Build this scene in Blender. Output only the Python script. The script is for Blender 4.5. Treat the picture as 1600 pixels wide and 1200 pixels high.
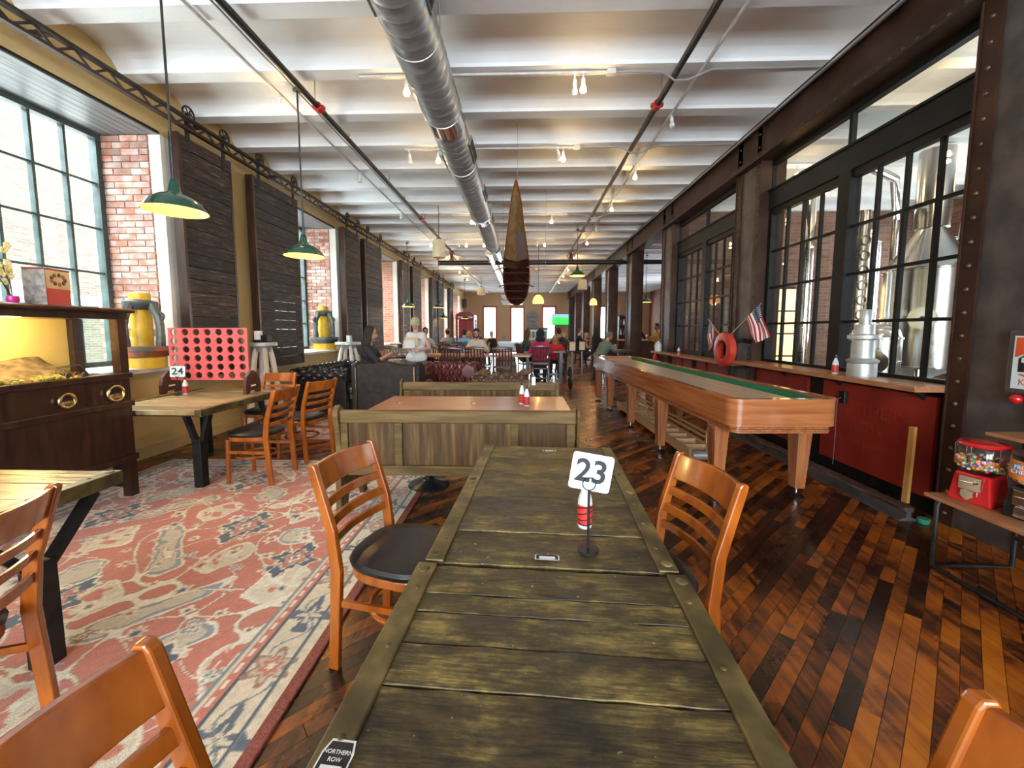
import bpy, math, random
import numpy as np
from mathutils import Vector, Matrix, Euler
R = math.radians; PI = math.pi
random.seed(7)
sc = bpy.context.scene
col = sc.collection
for o in list(bpy.data.objects): bpy.data.objects.remove(o)

# ------------------------------------------------------------------ camera
cd = bpy.data.cameras.new('camera'); cam = bpy.data.objects.new('camera', cd); col.objects.link(cam)
cam.location = (0, 0, 1.45)
cam.rotation_euler = (R(90 - 4.978), 0, R(1.749))
cd.sensor_width = 36.0; cd.lens = 620 / 1600 * 36.0
cd.shift_y = -30 / 1600
cd.clip_start = .02; cd.clip_end = 300
sc.camera = cam
# ------------------------------------------------------------------ sky and exposure
vs = sc.view_settings
vs.view_transform = 'Standard'; vs.look = 'None'; vs.gamma = 1; vs.use_curve_mapping = False
vs.exposure = 1.3
wd = bpy.data.worlds.new('overcast_sky'); sc.world = wd; wd.use_nodes = True
bg = wd.node_tree.nodes['Background']
bg.inputs['Color'].default_value = (.80, .915, 1, 1); bg.inputs['Strength'].default_value = 10.5
sc.cycles.max_bounces = 9; sc.cycles.diffuse_bounces = 5; sc.cycles.glossy_bounces = 4
sc.cycles.transparent_max_bounces = 16; sc.cycles.transmission_bounces = 4
sc.cycles.sample_clamp_indirect = 6.0
sc.cycles.caustics_reflective = False; sc.cycles.caustics_refractive = False

def portal(loc, sx, sz, rotz):
    l = bpy.data.lights.new('window_portal', 'AREA'); l.shape = 'RECTANGLE'; l.size = sx; l.size_y = sz
    l.cycles.is_portal = True
    o = bpy.data.objects.new('window_portal', l); col.objects.link(o)
    o.location = loc; o.rotation_euler = (R(90), 0, rotz); o['kind'] = 'helper'
    return o

# ------------------------------------------------------------------ materials
def newmat(name):
    m = bpy.data.materials.new(name); m.use_nodes = True
    nt = m.node_tree; b = nt.nodes['Principled BSDF']
    return m, nt, b
def mk(name, c, c2=None, rough=.5, metal=0, scale=6, stretch=(1, 1, 1), bump=0, coat=0, detail=4, lo=.35, hi=.65,
       world=False, dist=.0, c3=None, emit=None, estr=0, rvar=0, bscale=None, spec=.5):
    m, nt, b = newmat(name); N = nt.nodes.new; L = nt.links.new
    b.inputs['Base Color'].default_value = (*c, 1); b.inputs['Roughness'].default_value = rough
    b.inputs['Metallic'].default_value = metal; b.inputs['Specular IOR Level'].default_value = spec
    if coat: b.inputs['Coat Weight'].default_value = coat; b.inputs['Coat Roughness'].default_value = .12
    if emit: b.inputs['Emission Color'].default_value = (*emit, 1); b.inputs['Emission Strength'].default_value = estr
    if c2 or bump:
        tc = N('ShaderNodeTexCoord'); mp = N('ShaderNodeMapping'); mp.inputs['Scale'].default_value = stretch
        if world:
            gp = N('ShaderNodeNewGeometry'); L(gp.outputs['Position'], mp.inputs['Vector'])
        else:
            oi = N('ShaderNodeObjectInfo'); ad = N('ShaderNodeVectorMath'); ad.operation = 'MULTIPLY_ADD'
            ad.inputs[1].default_value = (31, 17, 23)
            L(oi.outputs['Random'], ad.inputs[0]); L(tc.outputs['Object'], ad.inputs[2]); L(ad.outputs[0], mp.inputs['Vector'])
        nz = N('ShaderNodeTexNoise'); nz.inputs['Scale'].default_value = scale; nz.inputs['Detail'].default_value = detail
        nz.inputs['Distortion'].default_value = dist
        L(mp.outputs[0], nz.inputs['Vector'])
        if c2:
            cr = N('ShaderNodeValToRGB'); e = cr.color_ramp.elements
            e[0].position = lo; e[0].color = (*c, 1); e[1].position = hi; e[1].color = (*c2, 1)
            if c3:
                x = e.new((lo + hi) / 2); x.color = (*c3, 1)
            L(nz.outputs[0], cr.inputs[0])
            if rvar:
                oi2 = N('ShaderNodeObjectInfo'); hs = N('ShaderNodeHueSaturation'); mr = N('ShaderNodeMapRange')
                mr.inputs[3].default_value = 1 - rvar; mr.inputs[4].default_value = 1 + rvar
                L(oi2.outputs['Random'], mr.inputs[0]); L(mr.outputs[0], hs.inputs['Value']); L(cr.outputs[0], hs.inputs['Color'])
                L(hs.outputs[0], b.inputs['Base Color'])
            else: L(cr.outputs[0], b.inputs['Base Color'])
        if bump:
            bp = N('ShaderNodeBump'); bp.inputs['Strength'].default_value = bump; bp.inputs['Distance'].default_value = .01
            if bscale:
                n2 = N('ShaderNodeTexNoise'); n2.inputs['Scale'].default_value = bscale; n2.inputs['Detail'].default_value = 3
                L(mp.outputs[0], n2.inputs['Vector']); L(n2.outputs[0], bp.inputs['Height'])
            else: L(nz.outputs[0], bp.inputs['Height'])
            L(bp.outputs[0], b.inputs['Normal'])
    return m
def emitmat(name, c, s):
    m, nt, b = newmat(name); b.inputs['Base Color'].default_value = (*c, 1)
    b.inputs['Emission Color'].default_value = (*c, 1); b.inputs['Emission Strength'].default_value = s
    return m
def glassmat(name, tint=(1, 1, 1), refl=.08, rough=.02):
    m = bpy.data.materials.new(name); m.use_nodes = True; nt = m.node_tree; nt.nodes.clear(); N = nt.nodes.new; L = nt.links.new
    out = N('ShaderNodeOutputMaterial'); mx = N('ShaderNodeMixShader'); tr = N('ShaderNodeBsdfTransparent'); gl = N('ShaderNodeBsdfGlossy')
    tr.inputs[0].default_value = (*tint, 1); gl.inputs['Roughness'].default_value = rough
    lw = N('ShaderNodeLayerWeight'); lw.inputs[0].default_value = .5; pw_ = N('ShaderNodeMath'); pw_.operation = 'POWER'; pw_.inputs[1].default_value = 5; L(lw.outputs['Facing'], pw_.inputs[0])
    mu = N('ShaderNodeMath'); mu.operation = 'MULTIPLY_ADD'; mu.inputs[1].default_value = .55; mu.inputs[2].default_value = refl * .5; mu.use_clamp = True
    L(pw_.outputs[0], mu.inputs[0]); L(mu.outputs[0], mx.inputs[0]); L(tr.outputs[0], mx.inputs[1]); L(gl.outputs[0], mx.inputs[2]); L(mx.outputs[0], out.inputs[0])
    return m
def tablemat(name, ca, cb, cc):
    m, nt, b = newmat(name); N = nt.nodes.new; L = nt.links.new
    tc = N('ShaderNodeTexCoord'); oi = N('ShaderNodeObjectInfo'); ad = N('ShaderNodeVectorMath'); ad.operation = 'MULTIPLY_ADD'; ad.inputs[1].default_value = (13, 29, 7)
    L(oi.outputs['Random'], ad.inputs[0]); L(tc.outputs['Object'], ad.inputs[2])
    def noise(sc_, st, det, rg=.55):
        mp = N('ShaderNodeMapping'); mp.inputs['Scale'].default_value = st; L(ad.outputs[0], mp.inputs['Vector']); n = N('ShaderNodeTexNoise'); n.inputs['Scale'].default_value = sc_; n.inputs['Detail'].default_value = det; n.inputs['Roughness'].default_value = rg
        L(mp.outputs[0], n.inputs['Vector']); return n
    big = noise(4.2, (1, 1.5, 1), 9, .72); fine = noise(16, (1, 9, 1), 5); spk = noise(60, (1, 1, 1), 2); mid = noise(10, (1, 2.2, 1), 8, .68)
    cr = N('ShaderNodeValToRGB'); e = cr.color_ramp.elements; e[0].position = .42; e[0].color = (*ca, 1); e[1].position = .635; e[1].color = (*cc, 1); x = e.new(.515); x.color = (*cb, 1)
    mixn = N('ShaderNodeMath'); mixn.operation = 'MULTIPLY_ADD'; mixn.inputs[1].default_value = .45; L(mid.outputs[0], mixn.inputs[0]); sc2 = N('ShaderNodeMath'); sc2.operation = 'MULTIPLY'; sc2.inputs[1].default_value = .58; L(big.outputs[0], sc2.inputs[0]); L(sc2.outputs[0], mixn.inputs[2]); L(mixn.outputs[0], cr.inputs[0])
    mr = N('ShaderNodeMapRange'); mr.inputs[1].default_value = .3; mr.inputs[2].default_value = .7; mr.inputs[3].default_value = .42; mr.inputs[4].default_value = 1.6; L(fine.outputs[0], mr.inputs[0])
    hs = N('ShaderNodeHueSaturation'); L(cr.outputs[0], hs.inputs['Color']); L(mr.outputs[0], hs.inputs['Value'])
    sr = N('ShaderNodeMapRange'); sr.inputs[1].default_value = .72; sr.inputs[2].default_value = .78; L(spk.outputs[0], sr.inputs[0]); mx = N('ShaderNodeMixRGB'); mx.inputs[2].default_value = (.42, .34, .20, 1); L(sr.outputs[0], mx.inputs[0]); L(hs.outputs[0], mx.inputs[1]); L(mx.outputs[0], b.inputs['Base Color'])
    rr = N('ShaderNodeMapRange'); rr.inputs[1].default_value = .35; rr.inputs[2].default_value = .65; rr.inputs[3].default_value = .30; rr.inputs[4].default_value = .62; L(mid.outputs[0], rr.inputs[0]); L(rr.outputs[0], b.inputs['Roughness'])
    bp = N('ShaderNodeBump'); bp.inputs['Strength'].default_value = .7; bp.inputs['Distance'].default_value = .004; ah = N('ShaderNodeMath'); L(fine.outputs[0], ah.inputs[0]); L(mid.outputs[0], ah.inputs[1]); L(ah.outputs[0], bp.inputs['Height']); L(bp.outputs[0], b.inputs['Normal'])
    return m
M = {}
M['white_ceiling'] = mk('white_ceiling', (.72, .73, .745), (.83, .84, .855), rough=.75, scale=1.3, bump=.35, bscale=9, world=True, lo=.3, hi=.7)
M['yellow_wall'] = mk('yellow_wall', (.52, .37, .15), (.60, .43, .19), rough=.6, scale=1.1, bump=.06, bscale=30, world=True)
M['tan_wall'] = mk('tan_wall', (.46, .30, .16), (.50, .33, .18), rough=.7, scale=.8, world=True)
M['plaster_edge'] = mk('plaster_edge', (.66, .60, .52), (.76, .71, .63), rough=.6, scale=3)
M['brick'] = mk('brick', (.46, .17, .105), (.68, .53, .48), rough=.85, scale=6, bump=.5, bscale=60, lo=.36, hi=.68, rvar=.3, detail=6)
M['mortar'] = mk('mortar', (.42, .36, .32), (.55, .50, .46), rough=.95, scale=9, bump=.3)
M['slat_grey'] = mk('slat_grey', (.10, .10, .105), (.18, .18, .185), rough=.35, scale=5, stretch=(4, .4, 4))
M['frame_teal'] = mk('frame_teal', (.035, .055, .052), (.065, .095, .09), rough=.4, scale=8)
M['shutter_wood'] = mk('shutter_wood', (.010, .005, .003), (.17, .10, .060), rough=.65, scale=4, stretch=(1, 1.3, 17), bump=.7, c3=(.032, .016, .009), rvar=.5, lo=.40, hi=.72, detail=9)
M['rivet_steel'] = mk('rivet_steel', (.085, .048, .034), (.14, .085, .062), rough=.4, metal=.3, scale=20)
M['track_iron'] = mk('track_iron', (.018, .014, .012), (.05, .035, .028), rough=.5, metal=.4, scale=12)
M['steel_brown'] = mk('steel_brown', (.026, .011, .0065), (.060, .026, .015), rough=.45, metal=.1, spec=.3, scale=3, bump=.1, bscale=25)
M['steel_web'] = mk('steel_web', (.060, .050, .048), (.12, .10, .097), rough=.5, metal=.3, scale=5, bump=.25, bscale=18, detail=7)
M['steel_black'] = mk('steel_black', (.005, .005, .005), (.011, .0105, .010), rough=.5, spec=.25, scale=9)
M['steel_header'] = mk('steel_header', (.009, .011, .0115), (.017, .019, .0195), rough=.55, spec=.25, scale=2)
M['red_panel'] = mk('red_panel', (.20, .012, .008), (.30, .024, .014), rough=.42, scale=3, bump=.06, bscale=40)
M['counter_wood'] = mk('counter_wood', (.30, .12, .05), (.42, .19, .085), rough=.35, scale=7, stretch=(6, .7, 6))
M['chair_wood'] = mk('chair_wood', (.25, .054, .005), (.40, .105, .010), rough=.22, scale=5, stretch=(3, 3, .7), coat=.5)
M['vinyl_black'] = mk('vinyl_black', (.010, .010, .012), rough=.32, scale=90, bump=.08)
M['table_planks'] = mk('table_planks', (.030, .019, .008), (.30, .21, .065), rough=.42, scale=5, stretch=(1.2, 4.5, 1), bump=.75, detail=9, lo=.34, hi=.80, c3=(.085, .058, .020), dist=.6, rvar=.3)
M['table_planks'] = tablemat('table_planks', (.014, .009, .004), (.062, .043, .014), (.25, .18, .05))
M['table_strip'] = mk('table_strip', (.060, .045, .018), (.22, .16, .06), rough=.42, metal=.35, scale=9, bump=.3, detail=8, c3=(.12, .088, .032))
M['top_light'] = mk('top_light', (.16, .095, .035), (.50, .36, .17), rough=.3, scale=4, stretch=(1, 7, 1), bump=.5, detail=8, c3=(.32, .20, .085), dist=.4, rvar=.2)
M['iron_black'] = mk('iron_black', (.012, .012, .012), (.028, .027, .026), rough=.4, metal=.5, scale=14, bump=.1)
M['bench_wood'] = mk('bench_wood', (.060, .028, .008), (.23, .125, .040), spec=.2, rough=.6, scale=3.2, stretch=(9, 9, .7), bump=.15, detail=6, c3=(.098, .056, .024), lo=.3, hi=.75)
M['bench_rail'] = mk('bench_rail', (.085, .050, .014), (.17, .105, .036), spec=.25, rough=.55, scale=4, stretch=(.7, 6, 6), detail=6)
M['table_red'] = mk('table_red', (.34, .125, .055), (.45, .19, .09), rough=.32, scale=4, stretch=(.5, 7, 1), coat=.1)
M['leather_black'] = mk('leather_black', (.012, .010, .010), (.022, .018, .018), rough=.30, scale=30, bump=.1)
M['leather_brown'] = mk('leather_brown', (.012, .008, .0075), (.024, .016, .015), spec=.25, rough=.6, scale=14, bump=.1)
M['leather_red'] = mk('leather_red', (.085, .012, .012), (.15, .028, .025), rough=.28, scale=14)
M['leather_tan'] = mk('leather_tan', (.075, .035, .022), (.13, .065, .042), rough=.30, scale=14)
M['dark_wood'] = mk('dark_wood', (.020, .008, .005), (.050, .020, .012), rough=.3, scale=5, stretch=(4, 4, .7))
M['mahogany'] = mk('mahogany', (.060, .014, .009), (.10, .028, .018), rough=.3, scale=6, stretch=(3, 3, .7))
M['sb_wood'] = mk('sb_wood', (.30, .090, .026), (.45, .165, .058), rough=.2, scale=2.2, stretch=(.7, .5, 10), coat=.5, detail=5, dist=.25)
M['sb_leg'] = mk('sb_leg', (.27, .085, .030), (.40, .15, .058), rough=.25, scale=4, stretch=(9, 9, .6), coat=.3)
M['sb_lane'] = mk('sb_lane', (.56, .44, .31), (.66, .54, .40), rough=.25, scale=3, stretch=(20, .6, 1))
M['green_felt'] = mk('green_felt', (.015, .17, .085), (.022, .23, .12), rough=.9, scale=60)
M['pine'] = mk('pine', (.46, .27, .12), (.58, .37, .18), rough=.45, scale=4, stretch=(6, .8, 6))
M['stick_wood'] = mk('stick_wood', (.50, .25, .06), (.58, .31, .09), rough=.4, scale=5, stretch=(8, 8, .7))
M['chrome'] = mk('chrome', (.75, .75, .76), rough=.12, metal=1)
M['steel_tank'] = mk('steel_tank', (.55, .54, .52), (.68, .67, .65), rough=.2, metal=1, scale=3, stretch=(1, 1, .3))
M['galvanized'] = mk('galvanized', (.30, .32, .34), (.46, .48, .50), rough=.38, metal=.75, scale=6, stretch=(1, 3, 1), detail=6, bump=.05)
M['zinc_cast'] = mk('zinc_cast', (.42, .43, .42), (.56, .57, .55), rough=.45, metal=.6, scale=9, bump=.2)
M['pipe_black'] = mk('pipe_black', (.012, .011, .011), (.03, .028, .027), rough=.45, scale=20)
M['pipe_white'] = mk('pipe_white', (.52, .50, .48), (.62, .60, .57), rough=.5, scale=15)
M['conduit'] = mk('conduit', (.42, .42, .43), rough=.4, metal=.6)
M['red_paint'] = mk('red_paint', (.40, .02, .015), rough=.35)
M['red_gloss'] = mk('red_gloss', (.50, .010, .012), rough=.12, coat=.6)
M['red_ring'] = mk('red_ring', (.42, .030, .020), (.52, .055, .035), rough=.32, scale=8)
M['yellow_paint'] = mk('yellow_paint', (.62, .36, .015), (.75, .46, .03), rough=.4, scale=8, bump=.15)
M['iron_grey'] = mk('iron_grey', (.045, .052, .052), (.12, .13, .128), rough=.45, metal=.4, scale=8, bump=.3)
M['rust_mix'] = mk('rust_mix', (.10, .09, .085), (.36, .10, .04), rough=.5, scale=7, metal=.2, lo=.45, hi=.6)
M['green_enamel'] = mk('green_enamel', (.012, .060, .040), rough=.15, coat=.4)
M['enamel_glow'] = mk('enamel_glow', (.85, .60, .20), rough=.3)  # white enamel coloured yellow to carry the bulb's glow
M['black_plastic'] = mk('black_plastic', (.012, .012, .013), rough=.3)
M['white_plastic'] = mk('white_plastic', (.72, .73, .74), rough=.35)
M['sign_white'] = mk('sign_white', (.66, .80, .88), rough=.3)
M['ink_black'] = mk('ink_black', (.008, .008, .010), rough=.45)
M['c4_red'] = mk('c4_red', (.54, .080, .085), (.60, .10, .105), rough=.35, scale=3)
M['bottle_clear'] = glassmat('bottle_clear', (.80, .84, .88), .12)
M['bottle_white'] = mk('bottle_white', (.62, .64, .68), rough=.15)
M['label_red'] = mk('label_red', (.62, .035, .025), rough=.4)
M['window_glass'] = glassmat('window_glass', (.97, 1, .99), .05)
M['brew_glass'] = glassmat('brew_glass', (.92, .93, .90), .075)
M['case_glass'] = glassmat('case_glass', (.93, .98, .97), .06)
M['globe_glass'] = glassmat('globe_glass', (.96, .96, .96), .10)
M['beige_shade'] = mk('beige_shade', (.62, .50, .30), (.70, .58, .38), rough=.6, scale=4)
M['bulb_warm'] = emitmat('bulb_warm', (1, .70, .32), 26)
M['bulb_off'] = mk('bulb_off', (.7, .68, .62), rough=.2)
M['orange_shade'] = mk('orange_shade', (.80, .30, .06), rough=.5, emit=(1, .42, .10), estr=1.4)
M['door_red'] = mk('door_red', (.30, .012, .020), rough=.3)
M['window_red'] = mk('window_red', (.34, .03, .03), rough=.4)
M['brass'] = mk('brass', (.62, .48, .24), rough=.25, metal=1)
M['canoe_dark'] = mk('canoe_dark', (.030, .010, .008), (.06, .02, .016), rough=.3, scale=8)
M['canoe_deck'] = mk('canoe_deck', (.24, .14, .055), (.34, .22, .10), rough=.22, scale=3, stretch=(6, .6, 6), coat=.4)
M['sheen_silver'] = mk('sheen_silver', (.55, .56, .60), rough=.2, metal=.7, scale=25, bump=.6)
M['paper'] = mk('paper', (.74, .73, .70), rough=.7)
M['glass_jug'] = glassmat('glass_jug', (.78, .90, .96), .1)
M['blue_bin'] = mk('blue_bin', (.06, .12, .34), rough=.4)
M['grey_floor'] = mk('grey_floor', (.10, .095, .09), (.15, .14, .13), rough=.35, scale=3, world=True)
M['concrete'] = mk('concrete', (.30, .29, .28), (.38, .37, .35), rough=.9, scale=2)
M['barrel_wood'] = mk('barrel_wood', (.20, .14, .09), (.32, .24, .17), rough=.55, scale=4, stretch=(6, 6, .7))
M['white_duct'] = mk('white_duct', (.70, .70, .69), rough=.4)
# ------------------------------------------------------------------ mesh helpers
class B:
    def __init__(s): s.v = []; s.f = []
    def add(s, vs, fs):
        n = len(s.v); s.v += [tuple(v) for v in vs]; s.f += [tuple(i + n for i in f) for f in fs]; return s
    def box(s, x0, x1, y0, y1, z0, z1, mt=None):
        vs = [Vector((x, y, z)) for z in (z0, z1) for y in (y0, y1) for x in (x0, x1)]
        if mt is not None: vs = [mt @ v for v in vs]
        return s.add(vs, [(0, 2, 3, 1), (4, 5, 7, 6), (0, 1, 5, 4), (2, 6, 7, 3), (0, 4, 6, 2), (1, 3, 7, 5)])
    def bar(s, p, q, w, h, up=(0, 0, 1)):
        p = Vector(p); q = Vector(q); d = (q - p).normalized(); u = Vector(up)
        if abs(d.dot(u)) > .99: u = Vector((0, 1, 0))
        r = d.cross(u).normalized(); u = r.cross(d)
        vs = [b + r * sx * w / 2 + u * sz * h / 2 for b in (p, q) for sx, sz in ((-1, -1), (1, -1), (1, 1), (-1, 1))]
        return s.add(vs, [(0, 1, 2, 3), (7, 6, 5, 4), (0, 4, 5, 1), (1, 5, 6, 2), (2, 6, 7, 3), (3, 7, 4, 0)])
    def cyl(s, p, q, r0, r1=None, n=12):
        if r1 is None: r1 = r0
        return s.rings([p, q], [r0, r1], n)
    def rings(s, pts, rad, n=10, closed=False):
        pts = [Vector(p) for p in pts]; k = len(pts)
        if not hasattr(rad, '__len__'): rad = [rad] * k
        vs = []; ref = None
        for i in range(k):
            a = pts[(i - 1) % k] if closed else pts[max(i - 1, 0)]; b = pts[(i + 1) % k] if closed else pts[min(i + 1, k - 1)]
            d = (b - a).normalized()
            if ref is None:
                ref = Vector((0, 0, 1)) if abs(d.z) < .9 else Vector((1, 0, 0))
            u = (ref - d * ref.dot(d)).normalized(); ref = u; w = d.cross(u)
            for j in range(n):
                t = 2 * PI * j / n; vs.append(pts[i] + (u * math.cos(t) + w * math.sin(t)) * rad[i])
        fs = []
        for i in range(k if closed else k - 1):
            a = i * n; b = ((i + 1) % k) * n
            for j in range(n):
                j2 = (j + 1) % n; fs.append((a + j, a + j2, b + j2, b + j))
        if not closed: fs += [tuple(reversed(range(n))), tuple(range((k - 1) * n, k * n))]
        return s.add(vs, fs)
    def lathe(s, prof, n=20, loc=(0, 0, 0), mt=None, a0=0, a1=None, cap=True):
        full = a1 is None; a1 = 2 * PI if full else a1; m = n if full else n + 1
        vs = []; loc = Vector(loc)
        for r, z in prof:
            for j in range(m):
                t = a0 + (a1 - a0) * j / n; v = Vector((r * math.cos(t), r * math.sin(t), z))
                if mt is not None: v = mt @ v
                vs.append(v + loc)
        fs = []
        for i in range(len(prof) - 1):
            for j in range(n):
                j2 = (j + 1) % m if full else j + 1
                fs.append((i * m + j, i * m + j2, (i + 1) * m + j2, (i + 1) * m + j))
        if full and cap:
            if prof[0][0] > 1e-5: fs.append(tuple(reversed(range(m))))
            if prof[-1][0] > 1e-5: fs.append(tuple(range((len(prof) - 1) * m, len(prof) * m)))
        return s.add(vs, fs)
    def prism(s, poly, a, b, axis='x'):
        def P(u, v, w): return {'x': (w, u, v), 'y': (u, w, v), 'z': (u, v, w)}[axis]
        n = len(poly); vs = [P(u, v, a) for u, v in poly] + [P(u, v, b) for u, v in poly]
        fs = [tuple(reversed(range(n))), tuple(range(n, 2 * n))] + [(i, (i + 1) % n, (i + 1) % n + n, i + n) for i in range(n)]
        return s.add(vs, fs)
    def ball(s, c, r, n=10, sc_=(1, 1, 1)):
        pr = [(max(r * math.sin(PI * i / n), 1e-6), -r * math.cos(PI * i / n)) for i in range(n + 1)]
        return s.lathe(pr, int(n * 1.4), c, Matrix.Diagonal((*sc_,)).to_3x3())
    def grid(s, fn, nu, nv, wrap=False):
        vs = [fn(i / nu, j / nv) for i in range(nu + 1) for j in range(nv + 1)]
        return s.add(vs, [(i * (nv + 1) + j, (i + 1) * (nv + 1) + j, (i + 1) * (nv + 1) + j + 1, i * (nv + 1) + j + 1) for i in range(nu) for j in range(nv)])
    def mesh(s, name, mat, smooth=False):
        me = bpy.data.meshes.new(name); me.from_pydata(s.v, [], s.f); me.materials.append(M[mat] if isinstance(mat, str) else mat)
        if smooth: me.polygons.foreach_set('use_smooth', [True] * len(me.polygons))
        me.update(); return me
    def build(s, name, mat, parent=None, smooth=False, bevel=0, loc=None, rz=None, fixn=True):
        me = s.mesh(name, mat, smooth)
        if fixn:
            import bmesh
            bm = bmesh.new(); bm.from_mesh(me); bmesh.ops.recalc_face_normals(bm, faces=bm.faces); bm.to_mesh(me); bm.free()
        if smooth: me.set_sharp_from_angle(angle=R(42))
        return ob(name, me, parent, loc, rz, bevel)
def ob(name, me, parent=None, loc=None, rz=None, bevel=0):
    o = bpy.data.objects.new(name, me); col.objects.link(o)
    if parent: o.parent = parent
    if loc is not None: o.location = loc
    if rz is not None: o.rotation_euler = (0, 0, rz)
    if bevel:
        b = o.modifiers.new('bevel', 'BEVEL'); b.width = bevel; b.segments = 2; b.limit_method = 'ANGLE'; b.angle_limit = R(50)
    return o
def tag(o, label, cat, group=None, kind=None):
    o['label'] = label; o['category'] = cat
    if group: o['group'] = group
    if kind: o['kind'] = kind
    return o
def thing(name, label, cat, loc=(0, 0, 0), rz=0, group=None):
    o = bpy.data.objects.new(name, None); o.empty_display_size = .1; col.objects.link(o); o.location = loc; o.rotation_euler = (0, 0, rz)
    return tag(o, label, cat, group)
def struct(o, label=None, cat=None):
    o['kind'] = 'structure'
    if label: o['label'] = label
    if cat: o['category'] = cat
    return o
def copytree(o, loc=None, rz=None, label=None, group=None, parent=None):
    c = o.copy(); col.objects.link(c)
    if parent is not None: c.parent = parent
    if loc is not None: c.location = loc
    if rz is not None: c.rotation_euler = (0, 0, rz)
    if label: c['label'] = label
    if group: c['group'] = group
    for ch in list(o.children): copytree(ch, parent=c)
    return c
def text(name, s, size, mat, parent, loc, rot, ext=.0008, align='CENTER', shear=0, bold=0):
    cu = bpy.data.curves.new(name, 'FONT'); cu.body = s; cu.size = size; cu.extrude = ext; cu.align_x = align; cu.align_y = 'CENTER'; cu.shear = shear
    cu.resolution_u = 3; cu.offset = bold
    t = bpy.data.objects.new(name, cu); col.objects.link(t)
    bpy.context.view_layer.update()
    me = bpy.data.meshes.new_from_object(t); bpy.data.objects.remove(t); me.materials.clear(); me.materials.append(M[mat])
    o = ob(name, me, parent, loc); o.rotation_euler = rot
    return o
def lerp(a, b, t): return a + (b - a) * t
def pointlight(name, loc, energy, color=(1, .72, .4), r=.04, parent=None):
    l = bpy.data.lights.new(name, 'POINT'); l.energy = energy; l.color = color; l.shadow_soft_size = r
    o = bpy.data.objects.new(name, l); col.objects.link(o); o.location = loc
    if parent: o.parent = parent
    return o
# ------------------------------------------------------------------ the setting
XL, XR = -4.3, 3.15           # left wall face, right column faces
Y0, Y1 = -7.0, 29.0
XB = 9.0                      # far side of the brewery and bar
JP, JE = .85, 3.64            # joist pitch, far bottom edge of one joist
# ceiling: shallow coved bays between joists
prof = []
k = -13
while JE + JP * k < Y1 + .6:
    e = JE + JP * k
    prof += [(e - .17, 4.15), (e, 4.15)]
    for t in range(0, 13): prof.append((e + .008 + (JP - .186) * t / 12, 4.185 + .16 * max(math.sin(PI * t / 12), 0) ** .62))
    k += 1
b = B()
for i in range(len(prof) - 1):
    (ya, za), (yb, zb) = prof[i], prof[i + 1]
    b.add([(XL - .1, ya, za), (XB + .1, ya, za), (XB + .1, yb, zb), (XL - .1, yb, zb)], [(0, 1, 2, 3)])
b.box(XL - .9, XB + .3, Y0 - .3, Y1 + .5, 4.62, 4.8)
struct(b.build('ceiling', 'white_ceiling', fixn=False))
# beam ends lodged in the left wall (dark ends are the yellow wall between the coves)
# floor ----------------------------------------------------------------
fm, nt, bs = newmat('floor_planks'); N = nt.nodes.new; L = nt.links.new
oi = N('ShaderNodeObjectInfo'); ge = N('ShaderNodeNewGeometry'); su = N('ShaderNodeMath'); su.operation = 'ADD'; fr = N('ShaderNodeMath'); fr.operation = 'FRACT'
L(oi.outputs['Random'], su.inputs[0]); L(ge.outputs['Random Per Island'], su.inputs[1]); L(su.outputs[0], fr.inputs[0])
mp = N('ShaderNodeMapping'); mp.inputs['Rotation'].default_value = (0, 0, R(47)); mp.inputs['Scale'].default_value = (14, 1.1, 1)
of = N('ShaderNodeVectorMath'); of.operation = 'MULTIPLY_ADD'; of.inputs[1].default_value = (3, 5, 40)
L(ge.outputs['Position'], of.inputs[2]); L(fr.outputs[0], of.inputs[0]); L(of.outputs[0], mp.inputs['Vector'])
n1 = N('ShaderNodeTexNoise'); n1.inputs['Scale'].default_value = 1.6; n1.inputs['Detail'].default_value = 7; n1.inputs['Distortion'].default_value = .8; L(mp.outputs[0], n1.inputs['Vector'])
n2 = N('ShaderNodeTexNoise'); n2.inputs['Scale'].default_value = 2.2; n2.inputs['Detail'].default_value = 7; n2.inputs['Roughness'].default_value = .62; L(of.outputs[0], n2.inputs['Vector'])
n3 = N('ShaderNodeTexNoise'); n3.inputs['Scale'].default_value = .55; n3.inputs['Detail'].default_value = 3; L(ge.outputs['Position'], n3.inputs['Vector'])
s1 = N('ShaderNodeMath'); s1.operation = 'MULTIPLY_ADD'; s1.inputs[1].default_value = .55; L(n1.outputs[0], s1.inputs[0])
s2 = N('ShaderNodeMath'); s2.operation = 'MULTIPLY_ADD'; s2.inputs[1].default_value = .8; L(n2.outputs[0], s2.inputs[0]); L(s1.outputs[0], s2.inputs[2])
s3 = N('ShaderNodeMath'); s3.operation = 'MULTIPLY_ADD'; s3.inputs[1].default_value = .30; L(fr.outputs[0], s3.inputs[0]); L(s2.outputs[0], s3.inputs[2])
s4 = N('ShaderNodeMath'); s4.operation = 'MULTIPLY_ADD'; s4.inputs[1].default_value = .75; L(n3.outputs[0], s4.inputs[0]); L(s3.outputs[0], s4.inputs[2])
s1.inputs[2].default_value = 0.0
cr = N('ShaderNodeValToRGB'); e = cr.color_ramp.elements
e[0].position = .46; e[0].color = (.009, .005, .0035, 1); e[1].position = .76; e[1].color = (.52, .155, .012, 1)
for p_, c_ in ((.535, (.024, .009, .005)), (.585, (.10, .026, .006)), (.635, (.27, .066, .007))):
    x = e.new(p_); x.color = (*c_, 1)
hv = N('ShaderNodeMath'); hv.operation = 'MULTIPLY'; hv.inputs[1].default_value = .492; L(s4.outputs[0], hv.inputs[0]); L(hv.outputs[0], cr.inputs[0]); L(cr.outputs[0], bs.inputs['Base Color'])
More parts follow.
